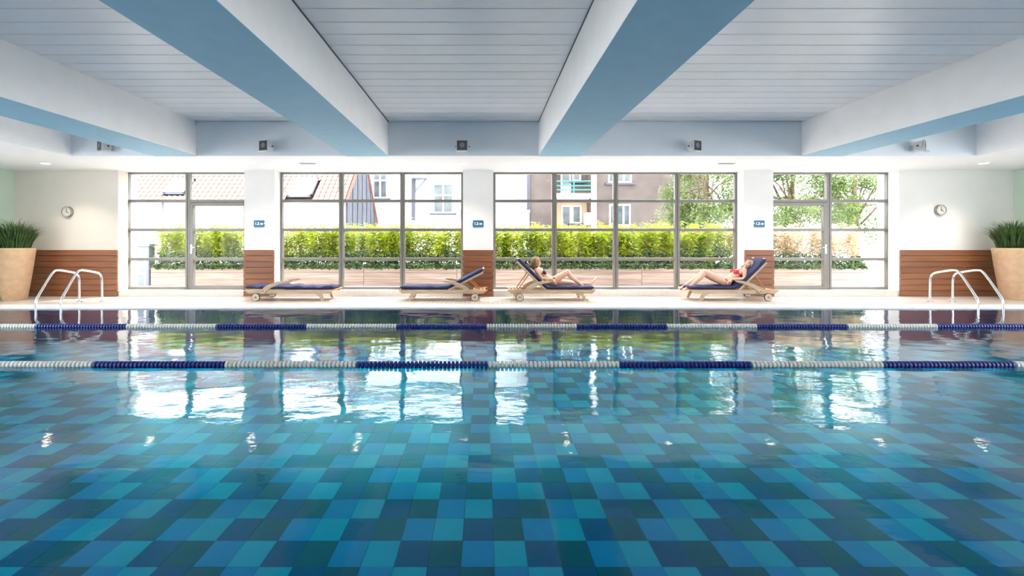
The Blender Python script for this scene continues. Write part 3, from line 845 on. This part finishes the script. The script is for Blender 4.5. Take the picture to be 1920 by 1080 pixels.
def face_bits(parent, c, M, s=1.0, closed=False):
    c = Vector(c); f, r, u = M.col[0], M.col[1], M.col[2]
    for k in (-1, 1):
        if closed:
            MB().ell(c + f * .0835 * s + r * k * .032 * s - u * .004 * s, (.007 * s, .015 * s, .0022 * s), M, 10, 6).obj('eyelash', 'hair_dark', parent, smooth=True)
            MB().ell(c + f * .090 * s + r * k * .033 * s + u * .021 * s, (.006 * s, .019 * s, .0030 * s), M, 10, 6).obj('eyebrow', 'hair_dark', parent, smooth=True)
            continue
        MB().ell(c + f * .079 * s + r * k * .031 * s + u * .0 * s, (.010 * s, .013 * s, .008 * s), M, 10, 7).obj('eye', 'eye_white', parent, smooth=True)
        MB().ell(c + f * .0865 * s + r * k * .031 * s, (.004 * s, .0055 * s, .0055 * s), M, 8, 6).obj('iris', 'clock_hand', parent, smooth=True)
        MB().ell(c + f * .090 * s + r * k * .033 * s + u * .021 * s, (.006 * s, .019 * s, .0035 * s), M, 10, 6).obj('eyebrow', 'hair_dark', parent, smooth=True)
    MB().ell(c + f * .093 * s - u * .065 * s, (.007 * s, .021 * s, .008 * s), M, 12, 7).obj('mouth', 'lips', parent, smooth=True)

def bikini_bottom(c, pel, sgn):
    q = c - pel; y = abs(c.y - LY)
    if q.length > .25 or y > .175: return False
    d = Vector((sgn, 0, .62)).normalized(); ax = Vector((-sgn * .62, 0, 1)).normalized()
    t, s_ = q.dot(d), q.dot(ax)
    if .018 < s_ < .040 and t < .095: return True                                   # waist string
    if .02 < t < .15 and -.12 < s_ < .04 and y < .035 + .05 * (s_ + .12) / .16: return True
    return t < -.03 and -.16 < s_ < .04 and y < .05 + .08 * (s_ + .16) / .2
def P3(x, y, dv=0.0):
    Y = LY + dv; return Vector((PX(x, Y), Y, PZ(y, Y)))

# --- sunbather leaning back, facing right, one knee raised
def person_black():
    root_loc = P3(1033, 528)
    m = MB()
    pel, wai, che, neck = P3(1032, 526), P3(1022, 519.5), P3(1011.5, 509.5), P3(1004.0, 500.5)
    torso(m, [(pel, .150, .105), (wai, .118, .085), (che, .140, .100), (P3(1006.5, 505), .125, .075)])
    m.ell(pel + Vector((-.03, 0, -.02)), (.12, .165, .10))
    for s in (-1, 1):                                                   # bust
        m.ell(che + Vector((.085, s * .068, -.015)), (.055, .062, .058))
    hc = P3(1006.2, 491.5); Mh = frame((1, -.12, -.10), (0, 0, 1))
    m.limb([P3(1005.5, 504), hc + Vector((-.015, 0, -.06))], [.055, .047], 14)
    head(m, hc, Mh, 1.0)
    # near leg raised, far leg stretched out
    hipN, kneeN, ankN = P3(1036, 527, -.085), P3(1064.2, 510.5, -.095), P3(1090.5, 534.6, -.09)
    m.limb([hipN, hipN.lerp(kneeN, .5) + Vector((0, 0, -.006)), kneeN], [.096, .080, .060])
    m.limb([kneeN, kneeN.lerp(ankN, .3) + Vector((-.02, 0, -.012)), ankN], [.058, .054, .034])
    foot(m, ankN + Vector((0, 0, -.005)), (-.1, 0, -1), (1, 0, -.05))
    hipF, kneeF, ankF = P3(1036, 528, .09), P3(1071, 530.5, .10), P3(1107, 532.5, .09)
    m.limb([hipF, hipF.lerp(kneeF, .5), kneeF], [.094, .076, .056]); m.limb([kneeF, kneeF.lerp(ankF, .3) + Vector((0, 0, -.01)), ankF], [.055, .051, .033])
    foot(m, ankF, (.95, 0, -.3), (.42, 0, .9))
    # arms: near forearm along the armrest, hand hanging over the hip; far arm on the belly
    shN, elN, wrN = P3(1006.0, 507.2, -.155), P3(1016.2, 522.0, -.23), P3(1035.8, 523.6, -.235)
    m.limb([shN, shN.lerp(elN, .5), elN], [.048, .042, .035]); m.limb([elN, elN.lerp(wrN, .35), wrN], [.036, .034, .023])
    hand(m, wrN, (.72, 0, -.70), (-.5, .1, -.7), 1, .30)
    shF, elF, wrF = P3(1006.0, 507.2, .155), P3(1015.0, 519.5, .20), P3(1031.5, 518.6, .08)
    m.limb([shF, shF.lerp(elF, .5), elF], [.048, .042, .035]); m.limb([elF, elF.lerp(wrF, .35), wrF], [.036, .033, .023])
    hand(m, wrF, (.75, -.6, -.15), (-.1, 0, -1), -1, .25)
    body = fuse(m, .0055, 3); body.materials.clear(); body.materials.append(MATS['skin'])
    root = tag(link('person', body), 'person in a black bikini leaning back on a lounger with one knee raised', 'person')
    face_bits(root, hc, Mh)
    # hair: crown, sides and shoulder-length back
    f, r, u = Mh.col[0], Mh.col[1], Mh.col[2]
    h = MB()
    h.ell(hc - f * .022 + u * .040, (.098, .088, .090), Mh, 18, 12)
    h.ell(hc - f * .062 - u * .005, (.062, .086, .105), Mh, 18, 12)
    for k in (-1, 1):
        h.limb([hc + r * k * .070 + u * .045 + f * .030, hc + r * k * .082 - u * .02 - f * .005, hc + r * k * .074 - u * .10 - f * .02], [.030, .030, .020], 10)
    h.limb([hc - f * .075, hc - f * .075 - u * .08, hc - f * .055 - u * .155], [.060, .062, .030], 12)
    h.limb([hc - f * .06 + r * .04, hc - f * .055 + r * .05 - u * .145], [.04, .022], 10); h.limb([hc - f * .06 - r * .04, hc - f * .050 - r * .05 - u * .145], [.04, .022], 10)
    hm = fuse(h, .007, 2); hm.materials.clear(); hm.materials.append(MATS['hair_brown'])
    for v in hm.vertices:
        v.co += v.normal * noise.noise((v.co.x * 60, v.co.y * 60, v.co.z * 12)) * .008
    tag(link('hair', hm, root), 'shoulder-length light brown hair')
    ax = (neck - wai).normalized()
    cups = [che + Vector((.095, s * .068, -.015)) for s in (-1, 1)]
    def top(c):
        if any((c - k).length < .064 for k in cups) and c.x > che.x + .03: return True
        t = (c - (che - ax * .055)).dot(ax)
        if abs(t) < .009 and abs(c.y - LY) < .19 and (c - che).length < .24 and c.z > P3(0, 525).z: return True
        for s, k in ((-1, cups[0]), (1, cups[1])):                      # neck straps
            e = P3(1003, 502) + Vector((.02, s * .05, .03)); q = c - k; w = e - k; tt = q.dot(w) / w.length_squared
            if 0 < tt < 1 and (q - w * tt).length < .014: return True
        return False
    tag(patch(body, 'bikini_top', 'bikini_black', root, top), 'black bikini top')
    bottom = lambda c: bikini_bottom(c, pel, 1)
    tag(patch(body, 'bikini_bottom', 'bikini_black', root, bottom), 'black bikini bottom with tied side strings')
person_black()

# --- sunbather lying back with the head on the cushion, facing left, both knees raised
def person_red():
    m = MB()
    pel, wai, che = P3(1357.5, 528.0), P3(1369, 522.5), P3(1383, 512.5)
    torso(m, [(pel, .150, .102), (wai, .118, .082), (che, .140, .098), (P3(1390.5, 507.5), .125, .075)])
    m.ell(pel + Vector((.03, 0, -.01)), (.12, .162, .10))
    for s in (-1, 1): m.ell(che + Vector((-.070, s * .070, .035)), (.052, .060, .055))
    hc = P3(1404.0, 497.0); Mh = frame((-.62, -.42, .62), (.35, 0, .9))
    f, r, u = Mh.col[0], Mh.col[1], Mh.col[2]
    m.limb([P3(1392, 506.5), hc - f * .02 - u * .06], [.055, .047], 14)
    head(m, hc, Mh, 1.0)
    for dv, kx, ky, ax_, ay, sgn in ((-.10, 1321.5, 510.0, 1294.0, 536.6, -1), (.09, 1316.5, 512.0, 1286.5, 534.0, 1)):
        hip, kn, an = P3(1355, 527.5, dv * .9), P3(kx, ky, dv), P3(ax_, ay, dv)
        m.limb([hip, hip.lerp(kn, .5) + Vector((0, 0, -.006)), kn], [.096, .080, .060])
        m.limb([kn, kn.lerp(an, .3) + Vector((.02, 0, -.012)), an], [.058, .054, .034])
        foot(m, an, (.15, 0, -1), (-1, 0, -.12))
    shN, elN, wrN = P3(1396.0, 506.8, -.155), P3(1396.2, 522.3, -.225), P3(1371.5, 523.8, -.205)
    m.limb([shN, shN.lerp(elN, .5), elN], [.048, .042, .035]); m.limb([elN, elN.lerp(wrN, .35), wrN], [.036, .034, .023])
    hand(m, wrN, (-.72, .25, -.62), (.4, .3, -.8), -1, .32)
    shF, elF, wrF = P3(1396.0, 506.8, .155), P3(1389.0, 520.0, .21), P3(1368.0, 519.5, .09)
    m.limb([shF, shF.lerp(elF, .5), elF], [.048, .042, .035]); m.limb([elF, elF.lerp(wrF, .35), wrF], [.036, .033, .023])
    hand(m, wrF, (-.75, -.6, -.1), (.1, 0, -1), 1, .25)
    body = fuse(m, .0055, 3); body.materials.clear(); body.materials.append(MATS['skin_b'])
    root = tag(link('person', body), 'person in a red bikini lying back on a lounger with both knees raised', 'person')
    face_bits(root, hc, Mh, 1.0, True)
    h = MB()
    h.ell(hc - f * .020 + u * .046, (.102, .092, .090), Mh, 18, 12)
    h.ell(hc - f * .058 - u * .005, (.066, .092, .110), Mh, 18, 12)
    for k in (-1, 1):                                  # locks framing the face and falling to the shoulders
        h.limb([hc + r * k * .045 + u * .085 + f * .045, hc + r * k * .078 + u * .03 + f * .025, hc + r * k * .090 - u * .04 - f * .01, hc + r * k * .085 - u * .13 - f * .03], [.026, .028, .030, .018], 10)
        h.limb([hc - f * .06 + r * k * .05, hc - f * .065 + r * k * .07 - u * .14], [.045, .022], 10)
    hm = fuse(h, .007, 2); hm.materials.clear(); hm.materials.append(MATS['hair_ash'])
    for v in hm.vertices: v.co += v.normal * noise.noise((v.co.x * 60, v.co.y * 60, v.co.z * 12)) * .007
    tag(link('hair', hm, root), 'ash brown hair spread on the cushion')
    ax = (che - wai).normalized(); cups = [che + Vector((-.080, s * .070, .042)) for s in (-1, 1)]
    def top(c):
        if any((c - k).length < .066 for k in cups): return True
        t = (c - (che - ax * .035)).dot(ax)
        if abs(t) < .009 and abs(c.y - LY) < .16 and (c - che).length < .2: return True
        for s, k in ((-1, cups[0]), (1, cups[1])):
            e = P3(1393, 503.5) + Vector((.0, s * .05, .02)); q = c - k; w = e - k; tt = q.dot(w) / w.length_squared
            if 0 < tt < 1 and (q - w * tt).length < .014: return True
        return False
    tag(patch(body, 'bikini_top', 'bikini_red', root, top), 'red bikini top')
    bottom = lambda c: bikini_bottom(c, pel, -1)
    tag(patch(body, 'bikini_bottom', 'bikini_red', root, bottom), 'red bikini bottom')
person_red()

# ------------------------------------------------------------------ outside: terrace, planters, hedge
gr = MB().box(-40, 45, YO, 60, -.12, 0); gr.box(-40, XL - .2, -12, YO, -.12, 0); gr.box(XR + .2, 45, -12, YO, -.12, 0)
tag(gr.obj('ground', 'paving', fix=False), 'pale paved terrace outside the windows', 'ground', kind='structure')

YPL = 13.0
edges = [-9.9, -6.33, -3.57, -.80, 1.98, 4.70, 7.45, 11.40]
where = ['seen through the leftmost window', 'behind the left pillar and first bay of the three-bay window', 'behind the middle of the three-bay window',
         'behind the pillar with the raised empty lounger', 'behind the black bikini sunbather', 'between the two sunbathers', 'at the far end beyond the rightmost window']
where2 = [w.replace('behind the left pillar and first bay of the three-bay window', 'behind the leftmost pillar') for w in where]
def leaf_quad(m, p, d, n, l, w):
    s = d.cross(n)
    if s.length < 1e-4: return
    s = s.normalized() * w
    m.quad(p, p + d * l * .45 + s, p + d * l, p + d * l * .45 - s)
for i in range(7):
    a, b = edges[i] + .004, edges[i + 1] - .004; rnd = random.Random(100 + i)
    root = tag(empty('planter_box', ((a + b) / 2, YPL + .5, 0)), 'long weathered wooden planter box ' + where[i], 'planter', 'wooden planter boxes on the terrace')
    inv = Vector((-(a + b) / 2, -YPL - .5, 0)); w = b - a
    for k in range(3):
        o = MB().cbox(-w / 2, w / 2, 0, .03, 0, .192, .004).obj('plank', 'planter_wood', root, loc=(0, -.5, k * .197)); o.location = (0, -.5, k * .197)
        MB().box(-w / 2, w / 2, .97, 1.0, k * .197, k * .197 + .192).obj('plank', 'planter_wood', root, loc=(0, -.5, 0))
    for s in (-1, 1):
        MB().box(s * (w / 2 - .015) - .015, s * (w / 2 - .015) + .015, -.47, .47, 0, .585).obj('end_panel', 'planter_wood', root)
    MB().box(-w / 2 + .03, w / 2 - .03, -.46, .46, .3, .54).obj('soil', 'soil', root)
    dry = i == 6
    hd = tag(empty('bamboo_hedge', ((a + b) / 2, YPL + .5, .55)), ('pale dry bamboo' if dry else 'bright yellow-green bamboo') + ' hedge in the planter ' + where2[i], 'hedge', 'bamboo hedge over the planters')
    st = MB(); lf = MB()
    ox, oy = (a + b) / 2, YPL + .5
    nst = int(w * 34)
    for k in range(nst):
        x = rnd.uniform(-w / 2 + .05, w / 2 - .05); y = rnd.uniform(-.38, .38); hgt = rnd.uniform(1.05, 1.42) * (1 - .10 * rnd.random())
        tip = Vector((x + rnd.gauss(0, .10), y + rnd.gauss(0, .08) - .05, hgt))
        st.tube([(x, y, -.02), ((x + tip.x) / 2, (y + tip.y) / 2 + .02, hgt * .5), tuple(tip)], [.007, .006, .003], 4, cap=False)
        for q in range(90 if dry else 150):
            t = rnd.uniform(.12 if not dry else .25, 1.0) ** .8
            p = Vector((x, y, 0)).lerp(tip, t) + Vector((rnd.gauss(0, .07), rnd.gauss(0, .07), rnd.gauss(0, .03)))
            an = rnd.uniform(0, 6.28); d = Vector((math.cos(an), math.sin(an), rnd.uniform(-.8, .35))).normalized()
            leaf_quad(lf, p, d, Vector((rnd.gauss(0, .5), rnd.gauss(0, .5), 1)), rnd.uniform(.09, .17), rnd.uniform(.013, .021))
    st.obj('canes', 'cane', hd, fix=False, smooth=True)
    tag(lf.obj('foliage', 'bamboo_dry' if dry else 'bamboo_leaf', hd, fix=False), kind='stuff')
    iv = MB()
    for k in range(int(w * 1200)):
        x = rnd.uniform(-w / 2 + .02, w / 2 - .02)
        hump = .42 + .24 * noise.noise(((x + ox) * 1.1, 3.3, i)) + .10 * noise.noise(((x + ox) * 3.7, 1.3, i))
        if rnd.random() < .3: p = Vector((x, -.46 + rnd.uniform(-.09, .02), rnd.uniform(-.04, .10)))
        else: p = Vector((x, rnd.uniform(-.48, -.05), rnd.uniform(0, 1) * max(.06, hump)))
        d = Vector((rnd.gauss(0, .6), -.7 + rnd.gauss(0, .5), rnd.gauss(-.35, .5))).normalized()
        n = Vector((rnd.gauss(0, .5), -.8, .7 + rnd.gauss(0, .3)))
        l = rnd.uniform(.05, .085); s = d.cross(n)
        if s.length < .1: continue
        s = s.normalized() * l * .48; n2 = s.cross(d).normalized() * l * .12
        bb = len(iv.v)
        iv.v += [tuple(p), tuple(p + d * l * .35 + s - n2), tuple(p + d * l), tuple(p + d * l * .35 - s - n2), tuple(p + d * l * .4 + n2)]
        iv.face((bb, bb + 1, bb + 4)); iv.face((bb + 1, bb + 2, bb + 4)); iv.face((bb + 2, bb + 3, bb + 4)); iv.face((bb + 3, bb, bb + 4))
    ivo = tag(empty('ivy', (ox, oy, .57)), 'dark green ivy on the planter ' + where2[i], 'ivy', 'ivy along the planter edges')
    tag(iv.obj('leaves', 'ivy_leaf', ivo, fix=False), kind='stuff')

# railings and grey screen at the two ends of the terrace
def railing(x0, x1, Y, label):
    root = tag(empty('terrace_railing', ((x0 + x1) / 2, Y, 0)), label, 'railing', 'white railings at the terrace ends')
    hw = (x1 - x0) / 2
    for z in (.38, .93): MB().tube([(-hw, 0, z), (hw, 0, z)], .028, 8).obj('rail', 'frame_white', root, smooth=True)
    for s in (-1, 1): MB().tube([(s * hw, 0, 0), (s * hw, 0, 1.0)], .022, 8).obj('post', 'frame_white', root, smooth=True)
railing(-11.6, -9.95, 12.85, 'white two-rail railing left of the planter boxes')
railing(11.45, 13.3, 12.85, 'white two-rail railing right of the planter boxes')
scr = tag(empty('grey_screen', (-10.9, 13.2, 0)), 'pale grey panel cabinet behind the left terrace railing', 'cabinet')
for k in range(3): MB().cbox(-.9 + k * .6, -.315 + k * .6, -.12, .12, 0, 1.18, .006).obj('panel', 'zinc', scr)
MB().box(-.93, .93, -.16, .16, 1.18, 1.25).obj('top_board', 'zinc', scr)

# ------------------------------------------------------------------ outside: tiled house with boarded gable
def house_tiles():
    Y0, Ze, XG = 20.0, 3.24, -6.30; Xl = -17.6
    Yr, Zr, Yb, Zb = 22.8, 6.04, 25.6, 2.48
    root = tag(empty('tiled_house', ((Xl + XG) / 2, Y0, 0)), 'white house with red pantile roof and grey boarded gable', 'house')
    O = Vector(root.location)
    def rel(o): o.location = Vector(o.location) - O; return o
    rel(bx('wall', 'render_white', root, Xl, XG - .05, Y0 + .25, Yb - .3, 0, Ze - .02))
    rel(MB().prism([(Y0 + .2, Ze - .05), (Yr, Zr - .12), (Yb, Zb - .1)], 'x', Xl, XG - .12).obj('roof_body', 'roof_under', root))
    g = rel(MB().tube([(Xl, Y0 - .12, Ze - .06), (XG, Y0 - .12, Ze - .06)], .06, 8).obj('gutter', 'zinc', root, smooth=True))
    rel(MB().tube([(PX(299, 19.9), Y0 + .1, Ze - .1), (PX(299, 19.9), Y0 + .1, .3)], .045, 8).obj('downpipe', 'zinc', root, smooth=True))
    # pantiles
    sl = math.atan2(Zr - Ze, Yr - Y0); cs, sn = math.cos(sl), math.sin(sl)
    TWx, TLs = .25, .30
    def tile_profile():
        m = MB(); pr = [(0, .02), (.05, .055), (.10, .03), (.16, .0), (.226, .02)]
        for t in (0, .33):
            z = .03 if t == 0 else 0
            for x, h in pr: m.v.append((x, t * cs - (h + z) * sn, t * sn + (h + z) * cs))
        for x, h in pr: m.v.append((x, 0 - (h - .0) * sn * 1 , (h - .0) * cs))
        for k in range(4):
            m.face((k, k + 1, 5 + k + 1, 5 + k)); m.face((10 + k, 10 + k + 1, k + 1, k))
        return m
    base = tile_profile(); tm = base.mesh('roof_tile', 'roof_tile', smooth=False, fix=False)
    rest = MB(); nc = int((XG - Xl) / TWx); nrow = int(math.hypot(Yr - Y0, Zr - Ze) / TLs) + 1
    lights = [(-14.85, -13.85, .30, 1.05), (-9.05, -7.95, .15, 1.12)]
    cnt = 0
    for r in range(nrow):
        for c in range(nc):
            x = XG - .02 - (c + 1) * TWx; t = r * TLs - .05; yy = Y0 + t * cs; zz = Ze + t * sn
            tt = t * cs + .15
            if any(a - .12 < x + .06 and x < b - .02 and lo - .1 < tt < hi for a, b, lo, hi in lights): continue
            sx = VX + F * x / yy
            if r < 8 and cnt < 300 and sx > 236:
                rel(link('roof_tile', tm, root, (x, yy, zz))); cnt += 1
            else:
                bb = len(rest.v); rest.v += [(vx + x, vy + yy, vz + zz) for vx, vy, vz in base.v]
                for f in base.f: rest.face([q + bb for q in f])
    tag(rel(rest.obj('roof_tile_field', 'roof_tile', root, fix=False)), kind='stuff')
    for a, b, lo, hi in lights:
        sk = empty('skylight', ((a + b) / 2, Y0 + lo, Ze + lo * sn / cs)); sk.parent = root; sk.location = Vector(sk.location) - O
        sk.rotation_euler = (sl, 0, 0); L_ = (hi - lo) / cs; hw = (b - a) / 2
        f = MB()
        for s in (-1, 1): f.box(s * (hw - .05) - .05, s * (hw - .05) + .05, 0, L_, 0, .13)
        f.box(-hw, hw, 0, .12, 0, .15); f.box(-hw, hw, L_ - .1, L_, 0, .13)
        f.obj('skylight_frame', 'zinc', sk)
        MB().box(-hw + .09, hw - .09, .1, L_ - .09, .07, .09).obj('skylight_pane', 'frame_white', sk)
    # boarded gable end facing the white houses
    n = 13; wv_ = (Yb - .1 - (Y0 + .1)) / n
    for k in range(n):
        ya = Y0 + .1 + k * wv_; yb2 = ya + wv_ - .03
        def top(y): return min(Ze + (y - Y0) * (Zr - Ze) / (Yr - Y0), Zb + (Yb - y) * (Zr - Zb) / (Yb - Yr)) - .06
        poly = [(ya, .3), (yb2, .3), (yb2, top(yb2))] + ([(Yr, top(Yr))] if ya < Yr < yb2 else []) + [(ya, top(ya))]
        d = .02 if k % 2 else .05
        rel(MB().prism(poly, 'x', XG - .05, XG + d).obj('gable_board', 'grey_board', root))
    vg = MB(); vg.tube([(XG + .06, Y0 - .1, Ze - .05), (XG + .06, Yr, Zr + .02), (XG + .06, Yb + .1, Zb - .1)], .075, 6)
    rel(vg.obj('verge', 'verge_tile', root))
house_tiles()

def far_window(par, rel, x0, x1, z0, z1, Y, cols=2, transom=None, mat='window_dark', sill=True):
    w = empty('window', ((x0 + x1) / 2, Y, z0)); w.parent = par; rel(w)
    cx = (x0 + x1) / 2; hw = (x1 - x0) / 2; h = z1 - z0
    f = MB(); t = .09
    f.box(-hw, -hw + t, -.05, .03, 0, h); f.box(hw - t, hw, -.05, .03, 0, h); f.box(-hw + t, hw - t, -.05, .03, 0, t); f.box(-hw + t, hw - t, -.05, .03, h - t, h)
    for k in range(1, cols):
        x = -hw + 2 * hw * k / cols; f.box(x - .05, x + .05, -.055, .025, .01, h - .01)
    if transom: f.box(-hw + .01, hw - .01, -.060, .02, transom * h - .05, transom * h + .05)
    f.obj('window_frame', 'frame_white', w)
    for k in range(cols):
        a = -hw + 2 * hw * k / cols + .04; b = -hw + 2 * hw * (k + 1) / cols - .04
        segs = [(.05, h - .05)] if not transom else [(.05, transom * h - .04), (transom * h + .04, h - .05)]
        for s0, s1 in segs: MB().box(a, b, -.02, .0, s0, s1).obj('pane', mat, w)
    if sill: MB().box(-hw - .2, hw + .2, -.18, .0, -.12, 0).obj('window_sill', 'lead_grey', w)
    return w

# white house behind
def white_house():
    Y = 28.0
    root = tag(empty('white_house', (-2.5, Y, 0)), 'plain white rendered house behind the boarded gable', 'house')
    O = Vector(root.location)
    def rel(o): o.location = Vector(o.location) - O; return o
    rel(bx('wall', 'render_white', root, PX(655, Y), PX(988, Y), Y, Y + 6, 0, 8.5))
    rel(bx('roof', 'zinc', root, PX(650, Y), PX(990, Y), Y - .3, Y + 6.3, 8.5, 8.8))
    far_window(root, rel, PX(699, Y), PX(727, Y), PZ(372, Y), PZ(318, Y), Y, 2, .62)
    far_window(root, rel, PX(812, Y), PX(850, Y), PZ(400, Y), PZ(344, Y), Y, 2, .60, 'window_dark')
    rel(bx('pilaster', 'lead_grey', root, PX(772.5, Y), PX(779, Y), Y - .25, Y, PZ(413, Y), 6.5))
    aw = rel(bx('canopy', 'zinc', root, PX(775, Y), PX(802, Y), Y - .9, Y, PZ(337, Y), PZ(331, Y)))
    rel(MB().tube([(PX(801, Y), Y - .45, PZ(338, Y)), (PX(778, Y), Y - .1, PZ(360, Y))], .06, 6).obj('canopy_strut', 'zinc', root))
    rel(bx('vent_box', 'zinc', root, PX(856, Y), PX(866, Y), Y - .3, Y, PZ(412, Y), PZ(394, Y)))
white_house()
def annex():
    Y = 24.0
    root = tag(empty('annex_building', (1.5, Y, 0)), 'low cream annex with grey parapet in front of the brown house', 'building')
    O = Vector(root.location)
    def rel(o): o.location = Vector(o.location) - O; return o
    rel(bx('wall', 'render_white', root, PX(880, Y), PX(992, Y), Y, Y + 3.2, 0, PZ(399, Y)))
    rel(bx('parapet', 'zinc', root, PX(879, Y), PX(993.5, Y), Y - .12, Y + 3.2, PZ(399, Y), PZ(393.5, Y)))
annex()
def brown_house():
    Y = 26.5
    root = tag(empty('brown_house', (7.0, Y, 0)), 'grey-brown rendered house with teal balcony rails', 'house')
    O = Vector(root.location)
    def rel(o): o.location = Vector(o.location) - O; return o
    xa, xb, xc, xd = PX(995, Y), PX(1042, Y), PX(1107, Y), PX(1330, Y)
    rel(bx('wall', 'render_brown', root, xa, xb, Y, Y + 8, 0, 9.5))
    rel(bx('wall', 'render_brown', root, xc, xd, Y, Y + 8, 0, 9.5))
    rel(bx('loggia_wall', 'render_cream', root, xb, xc, Y + .9, Y + 8, 0, PZ(373, Y)))
    rel(bx('balcony_wall', 'render_brown', root, xb, xc, Y + 1.1, Y + 8, PZ(373, Y), 9.5))
    rel(bx('balcony_slab', 'render_white', root, xb, xc, Y - .35, Y + 1.1, PZ(372, Y), PZ(363.5, Y)))
    for y in (341, 349.5, 357): rel(MB().tube([(xb, Y - .3, PZ(y, Y)), (xc, Y - .3, PZ(y, Y))], .045, 6).obj('balcony_rail', 'teal_rail', root))
    rel(MB().tube([(PX(1074, Y), Y - .3, PZ(364, Y)), (PX(1074, Y), Y - .3, PZ(341, Y))], .05, 6).obj('balcony_post', 'teal_rail', root))
    Yb = Y + 1.08
    d = rel(bx('balcony_door', 'frame_white', root, PX(1051, Yb), PX(1070, Yb), Yb - .06, Yb, PZ(364, Yb), PZ(318, Yb)))
    rel(bx('pane', 'window_dark', root, PX(1054, Yb), PX(1067.5, Yb), Yb - .09, Yb - .06, PZ(347, Yb), PZ(322, Yb)))
    far_window(root, rel, PX(1073, Yb), PX(1089, Yb), PZ(340, Yb), PZ(314, Yb), Yb, 1)
    Yl = Y + .88
    far_window(root, rel, PX(1052, Yl), PX(1071, Yl), PZ(432, Yl), PZ(385, Yl), Yl, 1, sill=False)
    far_window(root, rel, PX(1072, Yl), PX(1090, Yl), PZ(419, Yl), PZ(385, Yl), Yl, 1)
    rel(bx('boiler_box', 'frame_white', root, PX(1098, Y), PX(1109, Y), Y - .1, Y + .5, PZ(422, Y), PZ(399, Y)))
    rel(MB().tube([(PX(1112, Y), Y - .2, 0), (PX(1112, Y), Y - .2, 8.8)], .17, 12).obj('flue_pipe', 'frame_white', root, smooth=True))
    rel(MB().tube([(PX(991, Y), Y - .1, 0), (PX(991, Y), Y - .1, 8.8)], .11, 8).obj('downpipe', 'lead_grey', root, smooth=True))
    far_window(root, rel, PX(1142, Y), PX(1182, Y), PZ(424, Y), PZ(383, Y), Y, 3, None)
    far_window(root, rel, PX(1140, Y), PX(1184, Y), PZ(343, Y), PZ(308, Y), Y, 3, None)
    rel(bx('roof', 'zinc', root, xa - .3, xd + .3, Y - .4, Y + 8.3, 9.5, 9.8))
brown_house()

# ------------------------------------------------------------------ outside: trees to the right
def tree(x, y, h, crown, label, seed, n):
    rnd = random.Random(seed)
    root = tag(empty('leafy_tree', (x, y, 0)), label, 'tree', 'trees beyond the right windows')
    cz, rx, ry, rz = crown
    m = MB()
    m.tube([(0, 0, 0), (.08, .05, cz * .45), (-.05, 0, cz), (.1, 0, cz + rz * .6)], [.16, .13, .09, .03], 8)
    blobs = []
    for k in range(34):
        while True:
            q = Vector((rnd.uniform(-1, 1), rnd.uniform(-1, 1), rnd.uniform(-1, 1)))
            if .3 < q.length < 1: break
        p = Vector((q.x * rx, q.y * ry, cz + q.z * rz)); blobs.append((p, rnd.uniform(.45, .85)))
        if k < 18:
            s = Vector((0, 0, max(.6, cz * rnd.uniform(.3, 1.0))))
            m.tube([s, s.lerp(p, .5) + Vector((0, 0, .2)), p], [.05, .03, .012], 5)
    m.obj('trunk', 'bark', root, smooth=True)
    lf = MB()
    for k in range(n):
        p, r = blobs[k % len(blobs)]
        o = Vector((rnd.gauss(0, 1), rnd.gauss(0, 1), rnd.gauss(0, .8))).normalized() * r * rnd.random() ** .4
        d = Vector((rnd.gauss(0, 1), rnd.gauss(0, 1), rnd.gauss(-.4, .7))).normalized()
        leaf_quad(lf, p + o, d, Vector((rnd.gauss(0, .6), rnd.gauss(0, .6), 1)), rnd.uniform(.09, .16), rnd.uniform(.024, .038))
    tag(lf.obj('crown', 'tree_leaf', root, fix=False), kind='stuff')
tree(9.4, 18.4, 6, (3.7, 2.2, 1.8, 2.4), 'pale-leaved tree in front of the brown house', 11, 17000)
tree(12.6, 17.8, 6, (3.5, 2.3, 1.8, 2.3), 'leafy tree behind the rightmost pillar', 12, 17000)
tree(15.8, 18.6, 6, (3.6, 2.4, 1.8, 2.5), 'leafy tree beyond the end of the rightmost window', 13, 17000)
